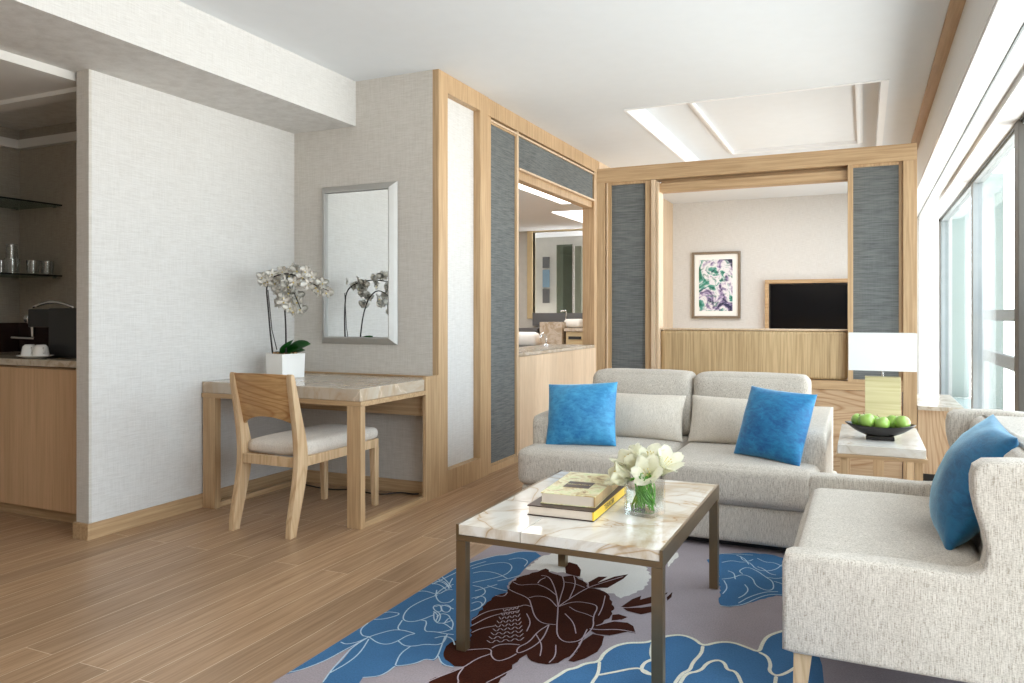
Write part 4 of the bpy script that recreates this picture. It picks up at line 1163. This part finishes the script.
for pts in ([(400, 195), (420, 230), (395, 260)], [(420, 150), (450, 160), (455, 190)], [(500, 215), (520, 240), (500, 265), (470, 280)], [(560, 130), (590, 140), (620, 165), (650, 170)], [(640, 200), (690, 215), (700, 245)], [(480, 80), (490, 100), (520, 105), (540, 95)]):
    line(rug, fl([R3(*p) for p in pts]), Z4, WL, 5)
for pts in ([(600, 190), (640, 195), (690, 215)], [(590, 165), (600, 200), (580, 260), (570, 300)], [(640, 160), (650, 200), (620, 265)], [(370, 190), (400, 205), (440, 200), (480, 200)], [(620, 300), (650, 320), (690, 330), (725, 345)], [(600, 330), (640, 370), (650, 420)],
            [(470, 420), (500, 470), (490, 520)], [(560, 470), (560, 520), (530, 550)], [(430, 330), (450, 370), (430, 410)], [(780, 250), (770, 300), (750, 340)], [(400, 560), (330, 600), (250, 640)]):
    line(rug, fl([R2(*p) for p in pts]), Z4, WL*.8, 7)
for pts in ([(300, 510), (295, 545), (250, 590), (240, 625), (200, 640), (165, 690)], [(190, 690), (220, 640), (290, 630), (320, 590), (370, 575), (405, 590), (415, 625), (460, 630), (490, 700)],
            [(570, 540), (610, 560), (625, 600), (615, 630), (650, 655), (700, 640), (760, 600)], [(62, 490), (50, 540), (60, 572)], [(60, 572), (20, 590), (5, 620), (20, 640), (70, 650)], [(650, 655), (640, 720), (600, 800)]):
    line(rug, fl([R3(*p) for p in pts]), Z4, .012, 6)
for pts in ([(755, 545), (750, 600), (720, 640), (700, 690)], [(750, 605), (830, 590), (900, 575), (940, 575), (1000, 610)], [(940, 570), (960, 545), (1010, 535)], [(1000, 465), (985, 490), (1000, 525)]):
    line(rug, fl([R2(*p) for p in pts]), Z4, .011, 6)
for pts in ([(380, 315), (430, 322), (500, 310), (560, 280), (620, 262), (680, 265)], [(470, 305), (520, 275), (600, 250), (660, 250)],
            [(390, 190), (440, 185), (490, 165), (540, 185), (550, 220), (600, 245), (640, 240), (635, 200), (600, 180), (560, 150), (510, 130), (470, 150), (490, 165)],
            [(390, 110), (440, 100), (480, 110), (520, 105), (560, 150), (640, 150), (680, 120)], [(460, 75), (500, 90), (520, 120)], [(560, 90), (600, 110), (640, 110), (680, 130)], [(600, 180), (660, 190), (720, 170)], [(385, 68), (460, 70), (540, 75)]):
    line(rug, fl([R3(*p) for p in pts]), Z4, WL, 5)
# small brown and cream motif continuing under the armchair
mot = [(0.02, 2.15), (.12, 2.30), (.24, 2.26), (.36, 2.36), (.5, 2.30), (.62, 2.42), (.7, 2.20), (.6, 2.02), (.42, 2.06), (.3, 1.95), (.12, 2.0)]
poly(rug, jag(mot, .012, 9), Z2, 4); line(rug, jag(mot, .012, 9), Z4, .010, 3, 1)
for f in rug.faces:
    f.normal_update()
    if f.calc_center_median().z > RZ-.0002 and f.normal.z < 0: f.normal_flip()
tag(obj('rug', rug, ['rug_base', 'rug_blue', 'rug_blue_b', 'rug_brown', 'rug_cream', 'rug_line', 'rug_line_cream', 'rug_line_br'], smooth='keep', org=(-.5, 2.8, 0)),
    'lilac grey rug with large blue and brown peonies under the coffee table', 'rug')

# ================================================================== SOFA
RGZ = RZ + .0035
t = thing('sofa', 'two-seat greige sofa with loose seat cushions facing the coffee table', 'sofa', (-0.94, 4.5, RGZ))
obj('shadow_plinth', B(-1.68, -.20, 3.98, 4.98, RGZ, .05), 'black', t)  # recessed block, black to stand for the shadow gap under the base
obj('base', softbox(bmesh.new(), -1.735, -.145, 3.90, 5.03, .05, .238, .022, (0, 0, 0), 11), 'sofa', t, smooth=True)
gap = -.945
for a, b in ((-1.75, gap-.003), (gap+.003, -.195)):
    bm = softbox(bmesh.new(), a, b, 3.868, 4.72, .242, .432, .036, (0, .008, .020), 15, .003, seed=a)
    obj('seat_cushion', bm, 'sofa', t, smooth=True)
for a, b in ((-1.735, -1.60), (-.305, -.168)):
    ap = smooth_pts([(5.02, .24), (5.02, .24), (4.06, .24), (4.06, .24), (4.055, .50), (4.06, .588), (4.12, .600), (4.55, .610), (5.02, .618), (5.02, .618)], 2, True)
    bm = extr(bmesh.new(), ap, 'X', a, b, bev=.020, seg=4)
    obj('arm', bm, 'sofa', t, smooth=True, ang=60)
obj('back_frame', softbox(bmesh.new(), -1.598, -.292, 4.86, 5.03, .24, .755, .03, (0, 0, 0), 11), 'sofa', t, smooth=True)
for a, b in ((-1.598, -.955), (-.950, -.285)):
    bm = softbox(bmesh.new(), a, b, 4.66, 4.90, .44, .815, .05, (0, .03, .012), 13, .003, seed=b)
    for v in bm.verts: v.co.y += (v.co.z-.44)*.12
    obj('back_cushion', bm, 'sofa', t, smooth=True)

def pillow(w, h, th, mat, n=22, pinch=.06, wr=.006, seed=1, pw=.5, piping=None):
    """throw pillow standing in XZ, thickness along Y; origin at bottom centre"""
    bm = bmesh.new(); F = {}
    def pos(u, v, s):
        ax = 1 - pinch*(1-u*u)*(abs(v)**4); ay = 1 - pinch*(1-v*v)*(abs(u)**4)
        # corners stay out, sides pull in
        X = u*w/2*(1 - pinch*(1-v*v)*abs(u)**2); Zz = v*h/2*(1 - pinch*(1-u*u)*abs(v)**2)
        T = th/2*max(0, (1-u**2)*(1-v**2))**pw
        nv = mnoise.noise(Vector((X*9+seed, Zz*9, s*3)))*wr*min(1, T/th*4)
        nv += mnoise.noise(Vector((X*26+seed, Zz*26, s*7)))*wr*.4*min(1, T/th*4)
        return Vector((X, s*(T+nv), Zz+h/2))
    f = lambda k: math.sin((2*k/n-1)*PI/2)
    for s in (-1, 1):
        for i in range(n+1):
            for j in range(n+1):
                edge = i in (0, n) or j in (0, n)
                if edge and s == 1: F[(s, i, j)] = F[(-1, i, j)]; continue
                F[(s, i, j)] = bm.verts.new(pos(f(i), f(j), s))
    for s in (-1, 1):
        for i in range(n):
            for j in range(n):
                q = [F[(s, i, j)], F[(s, i+1, j)], F[(s, i+1, j+1)], F[(s, i, j+1)]]
                bm.faces.new(q if s == -1 else q[::-1])
    return bm
def put_pillow(name, bm, mat, loc, lean, yaw, roll, label, cat='cushion', group=None, w=None, h=None):
    """lean back (about X), yaw (about Z), roll (in its own plane)"""
    # seam piping as its own part
    o = obj(name, bm, mat, smooth=True, local=True)
    o.location = loc
    o.rotation_euler = (Matrix.Rotation(yaw, 3, 'Z') @ Matrix.Rotation(-lean, 3, 'X') @ Matrix.Rotation(roll, 3, 'Y')).to_euler()
    return tag(o, label, cat, group)
D = math.radians
put_pillow('lumbar_cushion', pillow(.57, .275, .18, 'cream', seed=2, pinch=.04, wr=.004), 'cream_fab', (-1.235, 4.43, .442), D(20), D(0), D(0),
    'plain beige lumbar cushion on the left half of the sofa')
put_pillow('lumbar_cushion', pillow(.54, .275, .18, 'cream', seed=7, pinch=.04, wr=.004), 'cream_fab', (-.655, 4.43, .442), D(20), D(-2), D(1),
    'plain beige lumbar cushion partly behind the right blue cushion of the sofa')
put_pillow('throw_cushion', pillow(.41, .37, .18, 'blue', seed=4, pinch=.05, wr=.008), 'blue', (-1.440, 4.05, .440), D(22), D(3), D(-4),
    'bright blue velvet cushion against the left arm of the sofa')
put_pillow('throw_cushion', pillow(.37, .375, .18, 'blue', seed=9, pinch=.05, wr=.008), 'blue_mid', (-.452, 4.05, .442), D(22), D(-24), D(3),
    'blue velvet cushion tilted against the right arm of the sofa')

# ================================================================== ARMCHAIR
AY0, AY1 = 2.405, 3.70
t = thing('armchair', 'deep greige armchair with low arms seen from the side at the right edge', 'armchair', (.2, 3.05, RGZ))
prof = [(-.222, .182), (-.222, .30), (-.222, .44), (-.215, .464), (-.195, .473), (-.10, .474), (.10, .474), (.20, .470), (.262, .474), (.292, .495), (.300, .535), (.292, .585),
        (.276, .64), (.266, .69), (.265, .735), (.272, .765), (.295, .782), (.36, .788), (.50, .790), (.60, .784), (.640, .76), (.652, .70), (.648, .50), (.640, .30), (.634, .185), (.60, .178), (.2, .176), (-.19, .176)]
for ya, yb in ((AY0, AY0+.085), (AY1-.085, AY1)):
    pf = prof if ya < 3 else [(x + (.045 if (z > .5 and x < .5) else 0), z) for x, z in prof]
    obj('side_panel', extr(bmesh.new(), pf, 'Y', ya, yb, bev=.016, seg=3), 'sofa', t, smooth=True, ang=40)
obj('base', softbox(bmesh.new(), -.205, .632, AY0+.086, AY1-.086, .180, .30, .02, (0, 0, 0), 9), 'sofa', t, smooth=True)
bm = softbox(bmesh.new(), -.215, .34, AY0+.088, AY1-.088, .302, .424, .045, (.008, 0, .022), 15, .002)
obj('seat_cushion', bm, 'sofa', t, smooth=True)
bm = softbox(bmesh.new(), .345, .635, AY0+.087, AY1-.087, .302, .775, .045, (.02, 0, .006), 13)
for v in bm.verts:
    if v.co.x < .42: v.co.x += (.775-v.co.z)*-.10+.045
obj('backrest', bm, 'sofa', t, smooth=True)
for x, y, dx, dy in ((-.165, AY0+.055, -.012, -.006), (-.165, AY1-.055, -.012, .006), (.58, AY0+.055, .012, -.006), (.58, AY1-.055, .012, .006)):
    bm = bmesh.new(); rr = []
    for z, hw, ox, oy in ((RGZ, .017, dx, dy), (.178, .026, 0, 0)):
        rr.append([bm.verts.new((x+ox+sx*hw, y+oy+sy*hw, z)) for sx, sy in ((-1, -1), (1, -1), (1, 1), (-1, 1))])
    bm.faces.new(rr[0][::-1]); bm.faces.new(rr[1])
    for k in range(4): bm.faces.new((rr[0][k], rr[0][(k+1) % 4], rr[1][(k+1) % 4], rr[1][k]))
    obj('leg', bm, 'oak_chair', t)
put_pillow('throw_cushion', pillow(.44, .42, .19, 'blue', seed=14, pinch=.05, wr=.009), 'blue_dark', (.235, 2.98, .438), D(26), D(-88), D(3),
    'teal blue satin cushion leaning on the back of the armchair')
put_pillow('throw_cushion', pillow(.44, .38, .12, 'cream', seed=21, pinch=.05, wr=.003), 'cream_fab', (.405, 2.76, .435), D(14), D(-80), D(-4),
    'pale beige cushion behind the teal cushion on the armchair')

# ================================================================== COFFEE TABLE
TX0, TX1, TY0, TY1, TZ = -1.285, -.562, 2.335, 3.345, .452
t = thing('coffee_table', 'coffee table with cream marble top in a bronze metal frame', 'table', (-.92, 2.84, RGZ))
bw = .036
for x, y in ((TX0, TY0), (TX1-bw, TY0), (TX0, TY1-bw), (TX1-bw, TY1-bw)):
    obj('leg', B(x, x+bw, y, y+bw, RGZ, TZ-.056, bev=.0015), 'bronze', t)
bm = bmesh.new(); e = .010
box(bm, TX0, TX1, TY0, TY0+bw, TZ-.055, TZ-.036, bev=.001); box(bm, TX0, TX1, TY1-bw, TY1, TZ-.055, TZ-.036, bev=.001)
box(bm, TX0, TX0+e, TY0+bw, TY1-bw, TZ-.055, TZ+.0005); box(bm, TX1-e, TX1, TY0+bw, TY1-bw, TZ-.055, TZ+.0005)
box(bm, TX0, TX0+e, TY0, TY0+bw, TZ-.036, TZ+.0005); box(bm, TX1-e, TX1, TY0, TY0+bw, TZ-.036, TZ+.0005)
box(bm, TX0, TX0+e, TY1-bw, TY1, TZ-.036, TZ+.0005); box(bm, TX1-e, TX1, TY1-bw, TY1, TZ-.036, TZ+.0005)
obj('frame', bm, 'bronze', t)
gx = -1.043; gy = 2.725; g = .0016
for a, b, c, d in ((TX0+e, gx-g, TY0+.002, gy-g), (gx+g, TX1-e, TY0+.002, gy-g), (TX0+e, gx-g, gy+g, TY1-.002), (gx+g, TX1-e, gy+g, TY1-.002)):
    obj('marble_slab', B(a, b, c, d, TZ-.035, TZ, bev=.0012), 'marble', t)

# books
def book(name, x0, y0, L, Wd, z, H, yaw, spine, cover, label, detail=None):
    t = thing(name, label, 'book', (x0, y0, z), yaw)
    # local: width along -X from the spine edge at x=0, length along +Y
    bm = bmesh.new(); box(bm, -Wd+.004, -.006, .004, L-.004, .0032, H-.0032)
    obj('pages', bm, 'paper', t, local=True)
    bm = bmesh.new(); box(bm, -Wd, 0, 0, L, 0, .003, bev=.0008); box(bm, -Wd, 0, 0, L, H-.003, H, bev=.0008)
    obj('boards', bm, cover, t, local=True)
    bm = bmesh.new(); box(bm, -.0055, .0005, 0, L, .0031, H-.0031)
    obj('spine', bm, spine, t, local=True)
    return t
TB = book('cookbook', -.858, 2.555, .46, .25, TZ+.001, .036, D(2), 'cover_yellow', 'cover_dark', 'dark hardback with a yellow spine lying under the other book')
M['cover_food'] = None
def foodcover():
    t = NT('food_photo_cover')
    mp = t.coords((16, 16, 16)); n1 = t.noise(mp, 1.0, 4, 0.7, 1.0)
    r = t.ramp(n1, 'Fac', [(0.34, lin(150, 110, 60)), (0.44, lin(208, 190, 130)), (0.54, lin(232, 226, 190)), (0.64, lin(200, 208, 140))])
    t.l(r, 'Color', t.b, 'Base Color'); t.b.inputs['Roughness'].default_value = 0.3
    return t.m
M['cover_food'] = foodcover()
M['spine_food'] = plain('brown_photo_spine', lin(176, 146, 100), 0.35, var=.35)
TB2 = book('cookbook', -.868, 2.60, .39, .205, TZ+.0382, .040, D(4), 'spine_food', 'cover_food', 'hardback with a food photo cover lying on top of the dark book')
obj('title_plate', B(-.155, -.055, .115, .215, .0401, .0407), 'cover_dark', TB2, local=True)
def text(s, size, loc, rot, mat, parent, depth=.0004, name='lettering', sx=1.0):
    cu = bpy.data.curves.new(name, 'FONT'); cu.body = s; cu.size = size; cu.extrude = depth
    cu.align_x = 'CENTER'; cu.align_y = 'CENTER'
    tmp = bpy.data.objects.new(name, cu); COL.objects.link(tmp)
    dg = bpy.context.evaluated_depsgraph_get()
    me = bpy.data.meshes.new_from_object(tmp.evaluated_get(dg))
    bpy.data.objects.remove(tmp)
    o = bpy.data.objects.new(name, me); COL.objects.link(o); me.materials.clear(); me.materials.append(M[mat])
    o.parent = parent; o.location = loc; o.rotation_euler = rot; o.scale = (sx, 1, 1)
    return o
text('GOURMET', .018, (-.105, .165, .0409), (0, 0, 0), 'cover_food', TB2, sx=1.1)
text('TERROIR', .026, (.0007, .20, .018), (PI/2, 0, PI/2), 'cover_dark', TB, sx=1.3)

# glass vase with lilies
VC = Vector((-.728, 2.750, TZ+.001)); VH = .128; VR = .060
t = thing('glass_vase', 'clear square glass vase of water on the marble coffee table', 'vase', VC, D(-12))
def sq_ring(bm, h, z, r, n=6):
    out = []
    for cx, cy, a0 in ((h-r, h-r, 0), (-h+r, h-r, 90), (-h+r, -h+r, 180), (h-r, -h+r, 270)):
        for k in range(n): 
            a = math.radians(a0 + 90*k/(n-1)); out.append(bm.verts.new((cx+r*math.cos(a), cy+r*math.sin(a), z)))
    return out
def skin(bm, rings, cap0=True, cap1=True):
    n = len(rings[0])
    for i in range(len(rings)-1):
        for k in range(n): bm.faces.new((rings[i][k], rings[i][(k+1) % n], rings[i+1][(k+1) % n], rings[i+1][k]))
    if cap0: bm.faces.new(rings[0][::-1])
    if cap1: bm.faces.new(rings[-1])
bm = bmesh.new()
skin(bm, [sq_ring(bm, VR, 0, .02), sq_ring(bm, VR, VH, .02), sq_ring(bm, VR-.005, VH, .016), sq_ring(bm, VR-.005, .012, .016)])
obj('glass', bm, 'glass', t, local=True, smooth=True, ang=40)
bm = bmesh.new(); skin(bm, [sq_ring(bm, VR-.0065, .0135, .015), sq_ring(bm, VR-.0065, .085, .015)])
obj('water', bm, 'water', t, local=True, smooth=True, ang=40)
# curled grass in the vase
random.seed(23)
bm = bmesh.new()
for k in range(46):
    a = random.uniform(0, 2*PI); rr = random.uniform(.015, .047); P_ = []
    da = random.uniform(.6, 2.0)*random.choice((-1, 1)); z0 = random.uniform(.016, .04); z1 = random.uniform(.08, .15)
    for j in range(6):
        u = j/5; P_.append((VC.x + rr*math.cos(a+da*u)*(1-.2*u), VC.y + rr*math.sin(a+da*u)*(1-.2*u), VC.z + z0 + (z1-z0)*u))
    tube(bm, P_, .0026, 5)
tag(obj('flower_stems', bm, 'stem', smooth=True, org=VC, ), 'tangle of fresh green stems and grass in the glass vase', 'stems', kind='stuff')
def lily_bm(L=.085, R=.055, n=6, seed=0):
    random.seed(seed); bm = bmesh.new()
    for k in range(n):
        ang = k*2*PI/n + random.uniform(-.1, .1); inner = k % 2
        m_ = 8; rows = []; Wd = (.070 if inner else .058)*random.uniform(.92, 1.1); curl = random.uniform(.75, 1.2)
        for i in range(m_+1):
            u = i/m_
            r_ = .006 + R*(u**1.7)*curl; z = L*(u - .30*max(0, u-.62)**1.2*curl)
            w = Wd*math.sin(PI*min(.97, .12+.83*u))**.75
            rows.append([(r_ + abs(s)*.004, s*w/2, z + .006*abs(s)*math.sin(u*9+k)) for s in (-1, -.5, 0, .5, 1)])
        vv = [[bm.verts.new((x*math.cos(ang)-y*math.sin(ang), x*math.sin(ang)+y*math.cos(ang), z)) for x, y, z in r__] for r__ in rows]
        for i in range(m_):
            for q in range(4): bm.faces.new((vv[i][q], vv[i][q+1], vv[i+1][q+1], vv[i+1][q]))
    bmesh.ops.solidify(bm, geom=bm.faces, thickness=.0010)
    return bm
blooms = [  # px, py of the flower centre, world Y, direction it opens to, size, label
    (617, 475, 2.74, (-.75, -.35, .35), 1.0, 'white lily bloom leaning out to the far left over the books'),
    (629, 459, 2.80, (-.40, -.25, .85), 1.12, 'white lily bloom at the upper left of the vase'),
    (650, 456, 2.84, (.05, -.10, 1.0), 1.25, 'white lily bloom standing highest in the middle of the vase'),
    (667, 462, 2.80, (.65, -.25, .75), 1.12, 'white lily bloom at the upper right of the vase'),
    (647, 473, 2.73, (.02, -.85, .55), 1.0, 'white lily bloom facing the camera low at the vase rim'),
    (640, 462, 2.90, (-.1, .75, .6), 1.1, 'white lily bloom at the back of the vase towards the sofa'),
]
for k, (px, py, Y, d, s, lab) in enumerate(blooms):
    c = onY(px, py, Y); dv = Vector(d).normalized()
    basep = c - dv*.05*s
    t = thing('lily', lab, 'flower', basep)
    bm = lily_bm(.085*s, .050*s, 6, 31+k)
    bmesh.ops.transform(bm, matrix=dv.to_track_quat('Z', 'Y').to_matrix().to_4x4(), verts=bm.verts)
    obj('petals', bm, 'lily', t, local=True, smooth=True)
    foot = Vector((VC.x + dv.x*-.02, VC.y + dv.y*-.02, VC.z+.03)) - basep
    mid = Vector((VC.x + dv.x*.015, VC.y + dv.y*.015, VC.z+.135)) - basep
    bm = tube(bmesh.new(), smooth_pts([tuple(foot), tuple(mid), (0, 0, 0)], 2), .0035, 6, r_end=.006)
    obj('stem', bm, 'stem', t, local=True, smooth=True)
    bm = bmesh.new()
    for j in range(5):
        a = j*2*PI/5; q0 = Vector((.003*math.cos(a), .003*math.sin(a), .01)); q1 = Vector((.012*math.cos(a), .012*math.sin(a), .062*s))
        cyl(bm, q0, q1, .0008, n=5); q = bmesh.ops.create_icosphere(bm, subdivisions=1, radius=.003); bmesh.ops.translate(bm, vec=q1, verts=q['verts'])
    bmesh.ops.transform(bm, matrix=dv.to_track_quat('Z', 'Y').to_matrix().to_4x4(), verts=bm.verts)
    obj('stamens', bm, 'lip', t, local=True, smooth=True)

# ================================================================== SIDE TABLE, LAMP, BOWL OF APPLES
SZ = .56; SX0, SX1, SY0, SY1 = -.114, .258, 3.96, 4.71
t = thing('side_table', 'small oak side table with thick stone top between sofa and armchair', 'table', (.07, 4.2, RGZ))
obj('stone_top', B(SX0, SX1, SY0, SY1, SZ-.042, SZ, bev=.002), 'pale_stone', t)
bm = bmesh.new(); box(bm, SX0-.008, SX1+.006, SY0-.008, SY1+.008, SZ-.060, SZ-.043, bev=.002); obj('top_frame', bm, 'oak_h', t)
for x, y in ((SX0+.01, SY0+.004), (SX1-.048, SY0+.004), (SX0+.01, SY1-.05), (SX1-.048, SY1-.05)):
    obj('leg', B(x, x+.035, y, y+.035, RGZ, SZ-.061, bev=.002), 'oak', t)
obj('centre_post', B(.045, .10, SY1-.05, SY1-.015, RGZ, SZ-.061, bev=.002), 'oak', t)

LY = 4.56
a = onY(865, 376, LY); b = onY(900.5, 376, LY)
t = thing('table_lamp', 'table lamp with white rectangular shade and pale veneer slab base', 'lamp', ((a.x+b.x)/2, LY, SZ))
lx = (a.x+b.x)/2
obj('base_slab', B(a.x, b.x, LY-.03, LY+.03, SZ+.001, a.z, bev=.002), 'lamp_base', t)
s0 = onY(848.5, 333, LY-.075); s1 = onY(917, 372, LY-.075)
obj('stem', cyl(bmesh.new(), (lx, LY, a.z), (lx, LY, s0.z-.05), .005, n=12), 'chrome', t)
zs0, zs1 = s1.z, s0.z
bm = bmesh.new(); hx = (s1.x-s0.x)/2; sc = (s0.x+s1.x)/2
for (xx0, xx1, yy0, yy1) in ((s0.x, s1.x, LY-.075, LY-.072), (s0.x, s1.x, LY+.072, LY+.075), (s0.x, s0.x+.003, LY-.072, LY+.072), (s1.x-.003, s1.x, LY-.072, LY+.072)):
    box(bm, xx0, xx1, yy0, yy1, zs0, zs1)
obj('lamp_shade', bm, 'shade', t)
bm = bmesh.new(); cyl(bm, (s0.x+.003, LY, zs1-.02), (s1.x-.003, LY, zs1-.02), .002, n=6); cyl(bm, (lx, LY-.072, zs1-.02), (lx, LY+.072, zs1-.02), .002, n=6)
obj('shade_spider', bm, 'chrome', t)

# boat-shaped bowl
bx, by, bz = onY(880, 441, 4.18).x, 4.19, SZ+.001
t = thing('fruit_bowl', 'dark boat-shaped bowl of green apples on the side table', 'bowl', (bx, by, bz))
bm = bmesh.new(); n = 24; m_ = 9; rows = []; HL, HW = .158, .075
def bowl_pt(u, v, off):
    x = HL*u; rise = .012*u*u
    wv = HW*(1-abs(u)**2.6)**.6
    depth = .052*(1-abs(u)**2.2)
    y = wv*v; z = .070 + rise - depth*(1-v*v)**.8
    return (x, y, z - off*(1-.3*abs(u)))
top = [[bm.verts.new(bowl_pt(-1+2*i/n, -1+2*j/m_, 0)) for j in range(m_+1)] for i in range(n+1)]
bot = [[bm.verts.new(bowl_pt(-1+2*i/n, -1+2*j/m_, .006)) for j in range(m_+1)] for i in range(n+1)]
for i in range(n):
    for j in range(m_):
        bm.faces.new((top[i][j], top[i+1][j], top[i+1][j+1], top[i][j+1])); bm.faces.new((bot[i][j], bot[i][j+1], bot[i+1][j+1], bot[i+1][j]))
for i in range(n):
    for j in (0, m_): bm.faces.new((top[i][j], bot[i][j], bot[i+1][j], top[i+1][j]))
for j in range(m_):
    for i in (0, n): bm.faces.new((top[i][j], top[i][j+1], bot[i][j+1], bot[i][j]))
bmesh.ops.remove_doubles(bm, verts=bm.verts, dist=1e-5)
obj('dish', bm, 'bowl', t, smooth=True, local=True, ang=50)
obj('foot', B(-.064, .064, -.030, .030, 0, .0190, bev=.003), 'bowl', t, local=True)
apm = bmesh.new()
lathe(apm, [(.001, -.026), (.010, -.031), (.020, -.030), (.031, -.018), (.0365, 0), (.034, .016), (.025, .028), (.014, .031), (.006, .028), (.001, .023)], 24)
am = bpy.data.meshes.new('apple'); bmesh.ops.recalc_face_normals(apm, faces=apm.faces); apm.to_mesh(am); apm.free(); am.materials.append(M['apple'])
for p in am.polygons: p.use_smooth = True
stm = tube(bmesh.new(), [(0, 0, .022), (.001, 0, .032), (.004, 0, .040)], .0013, 6)
sm = bpy.data.meshes.new('stalk'); stm.to_mesh(sm); stm.free(); sm.materials.append(M['stalk'])
for dx, dy, dz, s, lab in ((-.098, .012, .092, .92, 'green apple at the left end of the bowl'), (-.060, -.022, .096, 1.08, 'largest green apple, second from the left at the front of the bowl'),
        (.008, -.026, .086, 1.0, 'green apple at the front middle of the bowl'), (.098, -.006, .092, 1.0, 'green apple at the right end of the bowl'),
        (.058, .030, .088, 1.0, 'green apple at the back between middle and right of the bowl'), (-.022, .034, .086, .95, 'green apple at the back left of the bowl middle')):
    o = bpy.data.objects.new('apple', am); COL.objects.link(o); o.location = (bx+dx, by+dy, bz+dz-.004)
    o.scale = (s, s, s); o.rotation_euler = (random.uniform(-.5, .5), random.uniform(-.5, .5), random.uniform(0, 6))
    tag(o, lab, 'apple')
    c = bpy.data.objects.new('stalk', sm); COL.objects.link(c); c.parent = o

# shared group phrases for things that repeat
GROUPS = {'apple': 'green apples in the bowl', 'glass': 'glasses on the lower minibar shelf', 'cup': 'white cups on the minibar dish',
          'book': 'books on the coffee table', 'cushion': 'loose cushions on the sofa and armchair', 'flower': 'white lilies in the glass vase',
          'towel': 'white towels in the bathroom', 'column': 'balcony columns outside the window'}
for o in list(SC.objects):
    if o.parent is None and o.get('category') in GROUPS and 'kind' not in o: o['group'] = GROUPS[o['category']]
